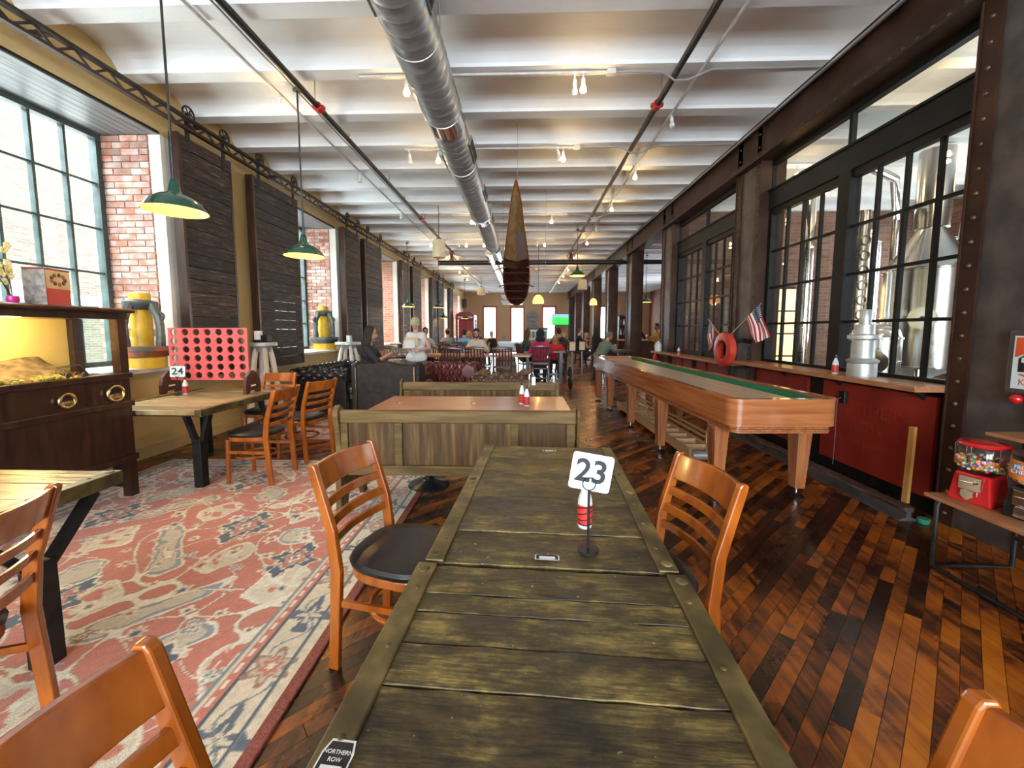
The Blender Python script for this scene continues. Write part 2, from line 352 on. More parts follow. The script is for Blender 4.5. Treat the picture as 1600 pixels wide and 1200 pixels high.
rr = N('ShaderNodeMapRange'); rr.inputs[3].default_value = .16; rr.inputs[4].default_value = .42; L(n2.outputs[0], rr.inputs[0]); L(rr.outputs[0], bs.inputs['Roughness'])
bp = N('ShaderNodeBump'); bp.inputs['Strength'].default_value = .12; bp.inputs['Distance'].default_value = .01; L(n2.outputs[0], bp.inputs['Height']); L(bp.outputs[0], bs.inputs['Normal'])
M['floor_planks'] = fm
fl = B().box(XL - .1, XB, Y0, Y1, -.06, -.014).build('floor', 'ink_black'); struct(fl)
A = R(47); du = Vector((math.sin(A), math.cos(A), 0)); dw = Vector((math.cos(A), -math.sin(A), 0))
PW = .064; rng = random.Random(3); planks = []
RUG = (-3.95, -.93, -.4, 4.25)
i = -420
while i < 420:
    w = i * PW; t = -30 + rng.random() * 1.5
    while t < 30:
        ln = rng.uniform(.55, 1.9); c = du * (t + ln / 2) + dw * w + Vector((1.5, 10, 0))
        if XL - .3 < c.x < XB - .3 and Y0 + .2 < c.y < Y1 and (c.y < 14 or abs(i) < 900):
            planks.append((c.x, c.y, ln - .003))
        t += ln
    i += 1
def inview(c):
    x, y, l_ = c
    if y < .35 or (RUG[0] < x < RUG[1] - .1 and RUG[2] < y < RUG[3]) or x > 3.0: return False
    return -1.35 < x / y < 1.32
near = sorted([p for p in planks if inview(p)], key=lambda p: p[0] ** 2 + p[1] ** 2)[:296]
nset = set(near)
pm = B().box(-PW / 2 + .001, PW / 2 - .001, -.5, .5, -.014, 0).mesh('plank', fm)
for x, y, ln in near:
    o = ob('plank', pm, fl, (x, y, rng.uniform(-.0006, .0004)), -A); o.scale = (1, ln, 1)
b = B()
for p in planks:
    if p in nset: continue
    mt = Matrix.Translation((p[0], p[1], rng.uniform(-.0006, .0003))) @ Matrix.Rotation(-A, 4, 'Z')
    h = PW / 2 - .001; l2 = p[2] / 2
    vs = [mt @ Vector(v) for v in ((-h, -l2, 0), (h, -l2, 0), (h, l2, 0), (-h, l2, 0), (-h, -l2, -.014), (h, -l2, -.014), (h, l2, -.014), (-h, l2, -.014))]
    b.add(vs, [(0, 1, 2, 3), (4, 5, 1, 0), (5, 6, 2, 1), (6, 7, 3, 2), (7, 4, 0, 3)])
o = b.build('planks_beyond', fm, fl, fixn=False); o['kind'] = 'stuff'

# left wall with deep window recesses -----------------------------------
WIN = [(-6.25, -3.95), (-1.9, .4), (2.45, 4.75), (6.8, 9.1), (11.15, 13.45), (15.5, 17.8), (19.85, 22.15), (24.2, 26.5)]
SZ, HZ, XO = 1.02, 3.74, -5.05
b = B(); ys = Y0
b.box(XO - .08, XL, Y0, Y1, 0, SZ - .04); b.box(XO - .08, XL, Y0, Y1, HZ + .03, 4.6)
for a, c in WIN:
    b.box(XO - .08, XL, ys, a - .012, SZ - .04, HZ + .03); ys = c + .03
b.box(XO - .08, XL, ys, Y1, SZ - .04, HZ + .03)
wl = b.build('wall_left', 'yellow_wall'); struct(wl)
bb = B(); bb.box(XL - .01, XL + .018, Y0, Y1, .0, .14); bb.box(XL - .01, XL + .03, Y0, Y1, .56, .60)
struct(bb.build('baseboard_left', 'yellow_wall'))
brickm = [B().box(-.104, .104, -.03, 0, -.031, .031).mesh('brick', 'brick'), B().box(-.05, .05, -.03, 0, -.031, .031).mesh('brick', 'brick')]
slm = B().box(-.045, .045, 0, 2.3, -.02, 0).mesh('soffit_slat', 'slat_grey')
frame_mb = {}
def left_window(n, a, c, detail):
    w = thing('window_%d' % n, 'tall multi-pane daylight window in the left wall', 'window'); w['kind'] = 'structure'; w.location = (XO, (a + c) / 2, SZ)
    del w['label']; del w['category']
    W = c - a; H = HZ - SZ; nc, nr = 7, 5
    fb = B(); fb.box(-.04, .05, -W / 2, -W / 2 + .07, 0, H); fb.box(-.04, .05, W / 2 - .07, W / 2, 0, H)
    fb.box(-.04, .05, -W / 2, W / 2, 0, .06); fb.box(-.04, .05, -W / 2, W / 2, H - .06, H)
    if 'f' not in frame_mb:
        frame_mb['f'] = fb.mesh('window_frame', 'frame_teal')
        frame_mb['v'] = B().box(-.02, .035, -.013, .013, .06, H - .06).mesh('mullion', 'frame_teal')
        frame_mb['h'] = B().box(-.015, .03, -W / 2 + .07, W / 2 - .07, -.012, .012).mesh('glazing_bar', 'frame_teal')
        pw, ph = (W - .14) / nc, (H - .12) / nr
        frame_mb['p'] = B().box(.004, .008, -pw / 2 + .012, pw / 2 - .012, -ph / 2 + .011, ph / 2 - .011).mesh('pane', 'window_glass')
    pw, ph = (W - .14) / nc, (H - .12) / nr
    ob('window_frame', frame_mb['f'], w)
    for i in range(1, nc): ob('mullion', frame_mb['v'], w, (0, -W / 2 + .07 + pw * i, 0))
    for j in range(1, nr): ob('glazing_bar', frame_mb['h'], w, (0, 0, .06 + ph * j))
    for i in range(nc):
        for j in range(nr): ob('pane', frame_mb['p'], w, (0, -W / 2 + .07 + pw * (i + .5), .06 + ph * (j + .5)))
    # sill, plaster edge, soffit, brick reveal
    B().box(XO - .08, XL + .10, a - .02, c + .04, SZ - .04, SZ).build('window_sill', 'plaster_edge', wl)
    e = B(); e.box(XL - .13, XL + .012, c, c + .16, SZ, HZ); e.build('reveal_edge', 'plaster_edge', wl)
    for i in range(8 if detail else 1):
        if detail: ob('soffit_slat', slm, wl, (XL - .05 - .094 * i, a, HZ + .02))
    B().box(XO, XL, a, c, HZ + .012, HZ + .04).build('soffit', 'ink_black' if detail else 'slat_grey', wl)
    if detail:
        B().box(XO, XL - .13, c + .012, c + .04, SZ, HZ).build('mortar_bed', 'mortar', wl)
        rb = random.Random(n); z = SZ + .036; r = 0
        while z < HZ - .02:
            xs = XL - .14 - (.05 if r % 2 else 0); x = xs
            if r % 2: ob('brick', brickm[1], wl, (XL - .19, c + .018, z)); x = XL - .25
            while x - .104 > XO - .05:
                ob('brick', brickm[0], wl, (x - .108, c + .018 + rb.uniform(-.004, .004), z + rb.uniform(-.002, .002))); x -= .218
            z += .0755; r += 1
    else:
        B().box(XO, XL - .13, c + .0, c + .04, SZ, HZ).build('reveal_brickwork', 'brickwall', wl)
def brickwall(name, c1, c2, mort, sx=4.5, white=.0):
    m, nt, b_ = newmat(name); N = nt.nodes.new; L = nt.links.new
    g = N('ShaderNodeNewGeometry'); sp = N('ShaderNodeSeparateXYZ'); L(g.outputs['Position'], sp.inputs[0])
    ad = N('ShaderNodeMath'); ad.operation = 'ADD'; L(sp.outputs[0], ad.inputs[0]); L(sp.outputs[1], ad.inputs[1])
    cb = N('ShaderNodeCombineXYZ'); L(ad.outputs[0], cb.inputs[0]); L(sp.outputs[2], cb.inputs[1])
    bt = N('ShaderNodeTexBrick'); bt.inputs['Scale'].default_value = 1; bt.inputs['Brick Width'].default_value = .215; bt.inputs['Row Height'].default_value = .0755
    bt.inputs['Mortar Size'].default_value = .006; bt.inputs['Color1'].default_value = (*c1, 1); bt.inputs['Color2'].default_value = (*c2, 1); bt.inputs['Mortar'].default_value = (*mort, 1)
    L(cb.outputs[0], bt.inputs['Vector']); L(bt.outputs[0], b_.inputs['Base Color']); b_.inputs['Roughness'].default_value = .9
    bp = N('ShaderNodeBump'); bp.inputs['Strength'].default_value = .5; bp.inputs['Distance'].default_value = .006; bp.invert = True
    L(bt.outputs['Fac'], bp.inputs['Height']); L(bp.outputs[0], b_.inputs['Normal'])
    M[name] = m
brickwall('brickwall', (.44, .15, .085), (.56, .26, .17), (.52, .44, .38))
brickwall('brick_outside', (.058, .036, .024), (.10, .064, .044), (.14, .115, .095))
for n, (a, c) in enumerate(WIN):
    left_window(n + 1, a, c, n in (2, 3))
    portal((XO - .12, (a + c) / 2, (SZ + HZ) / 2), c - a, HZ - SZ, R(-90))
# the building across the yard
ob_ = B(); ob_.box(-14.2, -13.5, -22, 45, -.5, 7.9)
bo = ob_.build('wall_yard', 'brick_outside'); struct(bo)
B().box(-13.5, -13.3, -22, 45, 2.2, 2.5).build('stone_course', 'concrete', bo)
for y in (-1, 6, 13, 20):
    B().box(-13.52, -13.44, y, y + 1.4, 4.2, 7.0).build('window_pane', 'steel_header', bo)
struct(B().box(-40, XO - .08, -40, 70, -.6, -.45).build('ground', 'paper'))
# rear wall with windows behind the camera
b = B(); b.box(XL - .8, XB, Y0 - .3, Y0, 0, .5); b.box(XL - .8, XB, Y0 - .3, Y0, 3.95, 4.6)
xs = XL - .8
for x in (-4.0, -1.3, 1.4, 5.2):
    b.box(xs, x, Y0 - .3, Y0, .5, 3.95); xs = x + 2.4; portal((x + 1.2, Y0 - .35, 2.225), 2.4, 3.45, 0)
b.box(xs, XB, Y0 - .3, Y0, .5, 3.95)
struct(b.build('wall_rear', 'tan_wall'))
# far wall with narrow red framed windows
FW = [(-2.95, -2.05, .9, 3.15), (-.95, -.05, .6, 3.1), (1.35, 2.25, .9, 3.15), (5.0, 5.9, .9, 3.15), (7.3, 8.3, .9, 3.15)]
b = B(); xs = XL - .8
b.box(XL - .8, XB, Y1, Y1 + .4, 3.15, 4.6); b.box(XL - .8, XB, Y1, Y1 + .4, 0, .6)
for x0, x1, z0, z1 in FW:
    b.box(xs, x0, Y1, Y1 + .4, .6, 3.15); xs = x1
    if z0 > .6: b.box(x0, x1, Y1, Y1 + .4, .6, z0)
b.box(xs, XB, Y1, Y1 + .4, .6, 3.15)
struct(b.build('wall_far', 'tan_wall'))
for n, (x0, x1, z0, z1) in enumerate(FW):
    w = struct(B().box(x0 - .07, x0 + .05, Y1 - .05, Y1 + .2, z0, z1).box(x1 - .05, x1 + .07, Y1 - .05, Y1 + .2, z0, z1).box(x0 - .07, x1 + .07, Y1 - .05, Y1 + .2, z1 - .06, z1 + .08).build('window_%d' % (n + 11), 'window_red'))
    for q in (1, 2):
        for z in (z0 + .75, z0 + 1.5): pass
    B().box((x0 + x1) / 2 - .02, (x0 + x1) / 2 + .02, Y1 + .1, Y1 + .15, z0, z1 - .05).build('mullion', 'window_red', w)
    B().box(x0, x1, Y1 + .1, Y1 + .15, z0 + .8, z0 + .84).build('glazing_bar', 'window_red', w)
    B().box(x0 + .05, x1 - .05, Y1 + .12, Y1 + .125, z0, z1 - .06).build('pane', 'window_glass', w)
    portal(((x0 + x1) / 2, Y1 + .45, (z0 + z1) / 2), x1 - x0, z1 - z0, R(180))
# outer wall of the brewery and bar side with three windows
brickwall('brick_brew', (.17, .075, .048), (.23, .12, .08), (.21, .175, .15))
b = B(); b.box(XB, XB + .4, Y0, Y1, 0, 1.2); b.box(XB, XB + .4, Y0, Y1, 3.4, 4.6); ys = Y0
for a, c in ((2.5, 3.9), (5.6, 7.0), (8.0, 9.2), (14, 15.6), (20, 21.6)):
    b.box(XB, XB + .4, ys, a, 1.2, 3.4); ys = c; portal((XB + .45, (a + c) / 2, 2.3), c - a, 2.2, R(90))
b.box(XB, XB + .4, ys, Y1, 1.2, 3.4)
wr = struct(b.build('wall_right', 'brick_brew'))
for n, (a, c) in enumerate(((2.5, 3.9), (5.6, 7.0), (8.0, 9.2))):
    f = B()
    for i in range(4): y = lerp(a, c, i / 3); f.box(XB + .1, XB + .15, y - .02, y + .02, 1.2, 3.4)
    for i in range(5): z = lerp(1.2, 3.4, i / 4); f.box(XB + .1, XB + .15, a, c, z - .02, z + .02)
    struct(f.build('window_%d' % (n + 21), 'steel_black'))
struct(B().box(3.30, XB, 9.52, 9.7, 0, 4.6).build('wall_partition', 'brick_brew'))
# right hand steel frame --------------------------------------------------
rivm = B().lathe([(.016, 0), (.0155, .006), (.011, .012), (.005, .015), (1e-6, .0155)], 8).mesh('rivet', 'rivet_steel', True)
CW = .60
COLS = [(2.42 + 3.16 * i) for i in range(-3, 9)]      # near edge of each column
def column(i, y):
    det = 2 <= i <= 6
    vis = i >= 3
    nm = {3: 'broad riveted steel column beside the gumball stand', 4: 'riveted steel column behind the red ring with flags', 5: 'riveted steel column carrying the long black cross pipe', 6: 'dark steel column by the man in the green shirt'}.get(i, 'dark riveted steel column in the row beyond the shuffleboard')
    c = thing('steel_column', nm, 'column', (XR, y, 0)); c['kind'] = 'structure'
    if i not in (3, 4, 5, 6): c['group'] = 'steel columns down the room'
    # built up: web plate facing the room, two angle flanges with rivets at each edge
    B().box(.02, .05, .10, CW - .10, 0, 4.16).build('web_plate', 'steel_web', c)
    B().box(.05, .34, .02, CW - .02, 0, 4.16).build('core', 'steel_brown', c)
    for a, s in ((0, 1), (CW, -1)):
        B().prism([(-.012, a), (.02, a), (.02, a + s * .012), (.30, a + s * .012), (.30, a - s * .0), (.30, a - s * .01), (-.012, a - s * .01)], 0, 4.16, 'z').build('edge_flange', 'steel_brown', c)
        B().box(.0, .02, min(a, a + s * .115), max(a, a + s * .115), 0, 4.16).build('flange_plate', 'steel_brown', c)
        if i in (3, 4, 5):
            z = .09
            while z < 4.1:
                o = ob('rivet', rivm, c, (0, a + s * .06, z)); o.rotation_euler = (0, R(-90), 0); z += .165
    return c
for i, y in enumerate(COLS): column(i, y)
# girder over the columns
gd = thing('steel_girder', 'long rust brown riveted steel girder carrying the ceiling joists', 'beam', (XR, 0, 0)); gd['kind'] = 'structure'
B().box(.0, .03, Y0, Y1, 3.72, 4.15).build('girder_web', 'steel_brown', gd)
B().box(-.09, .20, Y0, Y1, 3.69, 3.715).build('bottom_flange', 'steel_brown', gd)
B().box(-.012, .0, Y0, Y1, 3.715, 3.82).build('flange_angle', 'steel_brown', gd)
B().box(-.09, .20, Y0, Y1, 4.14, 4.155).build('top_flange', 'steel_brown', gd)
B().box(-.10, -.075, Y0, Y1, 4.10, 4.125).build('conduit', 'conduit', gd)
y = 1.2
while y < 9:
    o = ob('rivet', rivm, gd, (-.012, y, 3.77)); o.rotation_euler = (0, R(-90), 0); y += .12
# glazed bays between the columns
pcache = {}
def bay(n, ya, yb, label):
    W = yb - ya
    w = thing('window_%d' % n, label, 'window', (XR + .15, ya, 0)); w['kind'] = 'structure'; del w['label']; del w['category']
    B().box(-.04, .06, 0, W, 3.05, 3.30).build('header', 'steel_header', w)
    B().box(-.06, .06, 0, W, 3.28, 3.305).build('header_lip', 'steel_black', w)
    B().box(-.02, .05, 0, W, 3.62, 3.69).build('head_rail', 'steel_black', w)
    for q in (.0, W / 2, W): B().box(-.01, .04, max(q - .02, 0), min(q + .02, W), 3.30, 3.62).build('transom_post', 'steel_black', w)
    for h in (0, 1): B().box(.012, .016, h * W / 2 + .02, (h + 1) * W / 2 - .02, 3.305, 3.62).build('pane', 'brew_glass', w)
    jw = .075; mid = .15
    B().box(-.03, .07, 0, jw, .96, 3.05).build('jamb', 'steel_black', w); B().box(-.03, .07, W - jw, W, .96, 3.05).build('jamb', 'steel_black', w)
    B().box(-.04, .08, W / 2 - mid / 2, W / 2 + mid / 2, .96, 3.05).build('jamb', 'steel_black', w)
    sw = (W - 2 * jw - mid) / 2; z0, z1 = 1.06, 2.97; pw, ph = sw / 4, (z1 - z0) / 4
    key = round(W, 2)
    if key not in pcache:
        pcache[key] = (B().box(.010, .014, -pw / 2 + .013, pw / 2 - .013, -ph / 2 + .013, ph / 2 - .013).mesh('pane', 'brew_glass'),
                       B().box(-.006, .03, -.014, .014, z0, z1).mesh('mullion', 'steel_black'), B().box(-.004, .028, 0, sw, -.014, .014).mesh('glazing_bar', 'steel_black'))
    for s0 in (jw, W / 2 + mid / 2):
        B().box(-.02, .05, s0, s0 + sw, .96, z0).build('sash_rail', 'steel_black', w); B().box(-.02, .05, s0, s0 + sw, z1, 3.05).build('sash_rail', 'steel_black', w)
        for i in range(1, 4): ob('mullion', pcache[key][1], w, (0, s0 + pw * i, 0)); ob('glazing_bar', pcache[key][2], w, (0, s0, z0 + ph * i))
        for i in range(4):
            for j in range(4): ob('pane', pcache[key][0], w, (0, s0 + pw * (i + .5), z0 + ph * (j + .5)))
for n, i in ((31, 2), (32, 3), (33, 4)):
    bay(n, COLS[i] + CW, COLS[i + 1], 'x')
# dado below the glazed bays
def dado(n, ya, yb, gaps):
    d = struct(B().box(XR + .06, XR + .2, ya, yb, 0, .97).build('trim_%d' % n, 'steel_black'))
    for a, c in gaps: B().box(XR + .03, XR + .06, a, c, .13, .93).build('red_panel', 'red_panel', d)
    return d
dado(1, COLS[2] + CW, COLS[3], [(0.0, 1.2), (1.3, 2.3)])
dd = dado(2, COLS[3] + CW, COLS[4], [(3.12, 4.28), (4.52, 5.5)])
dado(3, COLS[4] + CW, COLS[5], [(6.25, 6.95), (7.05, 7.4), (7.65, 8.0), (8.1, 8.6)])
for s_, sz_, yy, zz in (('NORTHERN ROW', .12, 3.62, .62), ('BREWERY', .10, 3.60, .47), ('DISTILLERY', .065, 3.68, .33)):
    pass
# fixed concrete floor of the brewery
struct(B().box(XR + .25, XB, -3, 9.52, -.02, .012).build('floor_brewery', 'grey_floor'))
# ------------------------------------------------------------------ rug
def vnoise(x, y, seed, per=1.0):
    r = np.random.RandomState(seed); g = r.rand(128, 128); x = x / per; y = y / per
    xi = np.floor(x).astype(int); yi = np.floor(y).astype(int); fx = x - xi; fy = y - yi
    fx = fx * fx * (3 - 2 * fx); fy = fy * fy * (3 - 2 * fy); G = lambda a, b: g[a % 128, b % 128]
    return (G(xi, yi) * (1 - fx) + G(xi + 1, yi) * fx) * (1 - fy) + (G(xi, yi + 1) * (1 - fx) + G(xi + 1, yi + 1) * fx) * fy
def rug_colours(X, Y, x0, x1, y0, y1, pal, bw=.27):
    red, beige, navy, blue, cream, brown = [np.array(c) for c in pal]
    wx = X + .03 * (vnoise(X, Y, 1, .22) - .5) + .012 * (vnoise(X, Y, 2, .06) - .5)
    wy = Y + .03 * (vnoise(X, Y, 3, .22) - .5) + .012 * (vnoise(X, Y, 4, .06) - .5)
    C = np.zeros(X.shape + (3,)); C[:] = red
    def put(mask, c): C[mask] = c
    # large pale cloud forms in the red field
    f = np.sin(wx * 7.3 + 1.1 * np.sin(wy * 5.1)) * np.cos(wy * 6.4 + 1.2 * np.sin(wx * 5.3)) + .35 * (vnoise(X, Y, 31, .09) - .5)
    put(f > .42, beige); put((f > .42) & (vnoise(X, Y, 9, .07) > .62), cream * .9); put((f > .62) & (vnoise(X, Y, 10, .05) > .6), red)
    put(np.abs(f - .42) < .045, cream)
    put(f < -.62, blue); put(f < -.80, beige * .9)
    put(np.abs(f + .62) < .045, cream)
    # curling vines
    v = np.sin(wx * 15 + 2.4 * np.sin(wy * 8.2)) + np.sin(wy * 13 + 2.2 * np.sin(wx * 7.6))
    put(np.abs(v) < .09, cream); put((np.abs(v) < .15) & (np.abs(v) >= .09) & (f < .4), brown)
    def flower(cx, cy, r, n, c_out, c_in, c_mid, rot=0):
        d = np.hypot(wx - cx, (wy - cy)); a = np.arctan2(wy - cy, wx - cx) + rot
        rr = r * (1 + .28 * np.cos(n * a)); rr = np.where(d < .2, rr, 0)
        put(d < rr * 1.14, cream); put(d < rr, c_out); put(d < rr * .62, c_mid); put(d < rr * .50, c_in); put(d < rr * .18, navy)
    rg = np.random.RandomState(5); i = 0
    yy = y0 + .25
    while yy < y1:
        xx = x0 + .2 + (.125 if i % 2 else 0)
        while xx < x1:
            j = rg.randint(0, 6); r = rg.uniform(.022, .046)
            flower(xx + rg.uniform(-.05, .05), yy + rg.uniform(-.05, .05), r, rg.choice([4, 5, 6, 8]), [beige, cream, blue, beige, cream, brown][j], [red, brown, beige, navy, red, cream][j], [cream, beige, cream, blue, beige, beige][j], rg.uniform(0, 6))
            xx += .25
        yy += .17; i += 1
    # big palmettes, dark blue with serrated lobes
    for cx, cy, s in ((-1.62, 1.42, .13), (-2.5, 1.9, .12), (-1.45, 2.35, .11), (-2.05, 2.75, .13), (-3.2, 2.9, .12), (-1.5, .75, .13), (-2.5, .8, .13), (-1.6, 3.35, .11), (-2.6, 3.6, .12), (-3.4, 1.5, .12), (-2.1, .9, .1), (-3.0, 3.9, .1), (-1.9, 3.95, .1)):
        if not (x0 < cx < x1 and y0 < cy < y1): continue
        d = np.hypot((wx - cx) * 1.0, (wy - cy) * .8); a = np.arctan2(wy - cy, wx - cx)
        rr = s * (1 + .34 * np.cos(4 * a + .6) + .14 * np.cos(12 * a))
        put(d < rr * 1.10, cream); put(d < rr, navy * 1.2); put(d < rr * .62, beige); put(d < rr * .52, red * .9); put(d < rr * .25, cream); put(d < rr * .12, navy)
    # border
    ex = np.minimum(np.minimum(x1 - X, X - x0), np.minimum(y1 - Y, Y - y0))
    al = np.where(np.minimum(x1 - X, X - x0) < np.minimum(y1 - Y, Y - y0), Y, X)
    B_ = ex < bw + .09; C[B_] = beige * 1.05
    put(B_ & (ex > bw + .07), blue * .8); put(B_ & (ex > bw + .012) & (ex < bw + .055), red * 1.05)
    put(B_ & (ex > bw + .024) & (ex < bw + .044) & (np.mod(al, .08) < .045), cream)
    put(B_ & (np.abs(ex - bw) < .006), navy)
    m = ex < bw; t = np.mod(al + .02 * (vnoise(X, Y, 6, .1) - .5), .62) - .31; e2 = ex - (.055 + (bw - .055) / 2) + .012 * (vnoise(X, Y, 7, .07) - .5)
    d = np.hypot(t, e2); a = np.arctan2(e2, t)
    rr = .085 * (1 + .30 * np.cos(6 * a)); put(m & (d < rr), brown); put(m & (d < rr * .75), beige * .8); put(m & (d < rr * .5), red); put(m & (d < rr * .2), cream)
    t2 = np.mod(al + .31, .62) - .31; d2 = np.abs(t2) * .9 + np.abs(e2) * .8; a2 = np.arctan2(e2, t2)
    rr2 = .085 * (1 + .45 * np.cos(4 * a2) + .2 * np.cos(11 * a2)); put(m & (d2 < rr2), navy * 1.5 + .02); put(m & (d2 < rr2 * .45), beige)
    vv = e2 - .055 * np.sin(al * 2 * PI / .31); put(m & (np.abs(vv) < .006) & (d > .09), blue * .7)
    put(m & (np.abs(ex - .075) < .006), blue * .6); put(m & (np.abs(ex - .088) < .004), navy)
    C *= (.84 + .30 * vnoise(X, Y, 11, .012))[..., None] * (.92 + .16 * vnoise(X, Y, 12, .35))[..., None]
    return np.clip(C, 0, 1)
rm, nt, bs = newmat('rug_wool'); at = nt.nodes.new('ShaderNodeAttribute'); at.attribute_name = 'rug_colour'; nt.links.new(at.outputs['Color'], bs.inputs['Base Color'])
bs.inputs['Roughness'].default_value = .95; bs.inputs['Sheen Weight'].default_value = .3
nz = nt.nodes.new('ShaderNodeTexNoise'); nz.inputs['Scale'].default_value = 160; tcn = nt.nodes.new('ShaderNodeTexCoord'); nt.links.new(tcn.outputs['Object'], nz.inputs['Vector'])
bpn = nt.nodes.new('ShaderNodeBump'); bpn.inputs['Strength'].default_value = .5; bpn.inputs['Distance'].default_value = .004; nt.links.new(nz.outputs[0], bpn.inputs['Height']); nt.links.new(bpn.outputs[0], bs.inputs['Normal'])
M['rug_wool'] = rm
M['rug_edge'] = mk('rug_edge', (.22, .060, .040), (.30, .085, .055), rough=.95, scale=60, bump=.6)
def make_rug(label, x0, x1, y0, y1, step, pal, bw, skip=None):
    nx = int((x1 - x0) / step); ny = int((y1 - y0) / step)
    xs = np.linspace(x0, x1, nx + 1); ys = np.linspace(y0, y1, ny + 1); X, Yg = np.meshgrid(xs, ys)
    Cc = rug_colours(X, Yg, x0 if skip is None else x0 - 0, x1, y0, y1, pal, bw)
    Zg = .011 + .0025 * vnoise(X, Yg, 21, .5)
    V = np.stack([X.ravel(), Yg.ravel(), Zg.ravel()], 1)
    i = np.arange(nx)[None] + (nx + 1) * np.arange(ny)[:, None]; i = i.ravel()
    F = np.stack([i, i + 1, i + nx + 2, i + nx + 1], 1)
    me = bpy.data.meshes.new('rug_pile'); me.vertices.add(len(V)); me.vertices.foreach_set('co', V.ravel()); me.loops.add(F.size); me.loops.foreach_set('vertex_index', F.ravel().astype(np.int32))
    me.polygons.add(len(F)); me.polygons.foreach_set('loop_start', np.arange(0, F.size, 4, dtype=np.int32)); me.update(calc_edges=True); me.validate()
    ca = me.color_attributes.new('rug_colour', 'FLOAT_COLOR', 'POINT'); ca.data.foreach_set('color', np.concatenate([Cc.reshape(-1, 3), np.ones((len(V), 1))], 1).ravel().astype(np.float32))
    me.materials.append(rm); me.polygons.foreach_set('use_smooth', [True] * len(me.polygons))
    t = thing('floor_rug', label, 'rug'); ob('rug_pile', me, t)
    bd = B(); w = .03
    for p, q in (((x1, y0), (x1, y1)), ((x0, y0), (x0, y1)), ((x0, y1), (x1, y1)), ((x0, y0), (x1, y0))):
        bd.bar((*p, .008), (*q, .008), .055, .017)
    bd.build('bound_edge', 'rug_edge', t, bevel=.006)
    return t
make_rug('large worn oriental rug with faded red field and beige border', RUG[0], RUG[1], RUG[2], RUG[3], .0085,
         ((.56, .165, .095), (.66, .54, .375), (.055, .066, .085), (.26, .29, .29), (.80, .70, .53), (.34, .18, .10)), .25)
make_rug('crimson patterned rug beneath the leather seats', -3.9, -.6, 5.05, 8.3, .03,
         ((.36, .02, .03), (.50, .42, .30), (.05, .03, .06), (.20, .18, .2), (.62, .54, .42), (.25, .05, .05)), .22)

# ------------------------------------------------------------------ plank tables
def sticker(par, x, y, z, w, h, rz=0, txt=None):
    s = B().prism([(-w / 2, -h / 2), (w / 2, -h / 2), (w / 2, h / 2 - .2 * h), (w / 2 - .12 * w, h / 2), (-w / 2 + .12 * w, h / 2), (-w / 2, h / 2 - .2 * h)], 0, .0006, 'z').build('sticker', 'white_plastic', par, loc=(x, y, z), rz=rz)
    w *= .90; h *= .92
    B().prism([(-w / 2, -h / 2), (w / 2, -h / 2), (w / 2, h / 2 - .2 * h), (w / 2 - .12 * w, h / 2), (-w / 2 + .12 * w, h / 2), (-w / 2, h / 2 - .2 * h)], .0006, .0009, 'z').build('sticker_face', 'ink_black', s)
    B().box(-w * .36, w * .36, -h * .42, h * .12, .0009, .0012).build('sticker_code_field', 'paper', s)
    if txt:
        text('lettering', 'NORTHERN', w * .19, 'paper', s, (0, h * .33, .0010), (0, 0, 0), .0002); text('lettering', 'ROW', w * .19, 'paper', s, (0, h * .21, .0010), (0, 0, 0), .0002)
    return s
rivet2 = B().lathe([(.017, 0), (.0165, .0025), (.012, .0045), (1e-6, .005)], 14).mesh('round_bolt', 'table_strip', True)
def cart_top(t, W, ya, yb, cuts, z=.75, mat='table_planks', th=.045, strip=.058):
    rg = random.Random(int(abs(yb) * 100))
    hw = W / 2 - strip
    for a, c in zip(cuts[:-1], cuts[1:]):
        d = rg.uniform(-.0045, .0); g = .0021
        n = 14; bb_ = B(); up = []; 
        # slightly wavy plank edges
        xs = [lerp(-hw, hw, i / n) for i in range(n + 1)]
        lo = [(x, a + g + rg.uniform(-.0025, .0025)) for x in xs]; hi_ = [(x, c - g + rg.uniform(-.0025, .0025)) for x in xs]
        bb_.prism(lo + hi_[::-1], z - th, z + d, 'z'); bb_.build('plank', mat, t, bevel=.002)
    B().box(-hw, hw, ya + .004, yb - .004, z - th - .01, z - th + .006).build('under_board', 'ink_black', t)
    for s in (-1, 1):
        B().box(min(s * hw, s * W / 2), max(s * hw, s * W / 2), ya, yb, z - .06, z + .004).build('edge_strip', 'table_strip', t, bevel=.004)
        for y in (ya + .035, (ya + yb) / 2 - .05 * s, yb - .035): ob('round_bolt', rivet2, t, (s * (W / 2 - strip * .45), y, z + .004))
        for k_ in range(7):
            y = lerp(ya + .12, yb - .12, k_ / 6)
            o = ob('small_bolt', rivet2, t, (s * (W / 2 - strip * .6), y, z + .004)); o.scale = (.4, .4, .6)
def yleg(t, x, y, z, dirx, diry, spread=.14):
    # square post that forks into two flat arms under the top
    g = B(); g.box(x - .04, x + .04, y - .04, y + .04, 0, z * .66)
    g.build('leg', 'iron_black', t, bevel=.004)
    f = B(); d = Vector((dirx, diry, 0))
    for s in (-1, 1): f.bar(Vector((x, y, z * .62)) + d * s * .03, Vector((x, y, z - .02)) + d * s * spread, .05, .035)
    f.build('leg_fork', 'iron_black', t)
ta = R(-3.1)
t = thing('plank_table', 'dark worn plank table holding the number 23 sign', 'table', (.075, 1.122, 0), ta)
cart_top(t, .755, .006, 1.23, [.006, .20, .49, .755, 1.02, 1.23])
for x in (-.27, .27): yleg(t, x, .25, .70, 0, 1); yleg(t, x, 1.0, .70, 0, 1)
sticker(t, .01, 1.155, .7505, .075, .045, R(3)); s = sticker(t, -.005, .052, .7505, .075, .030, 0)
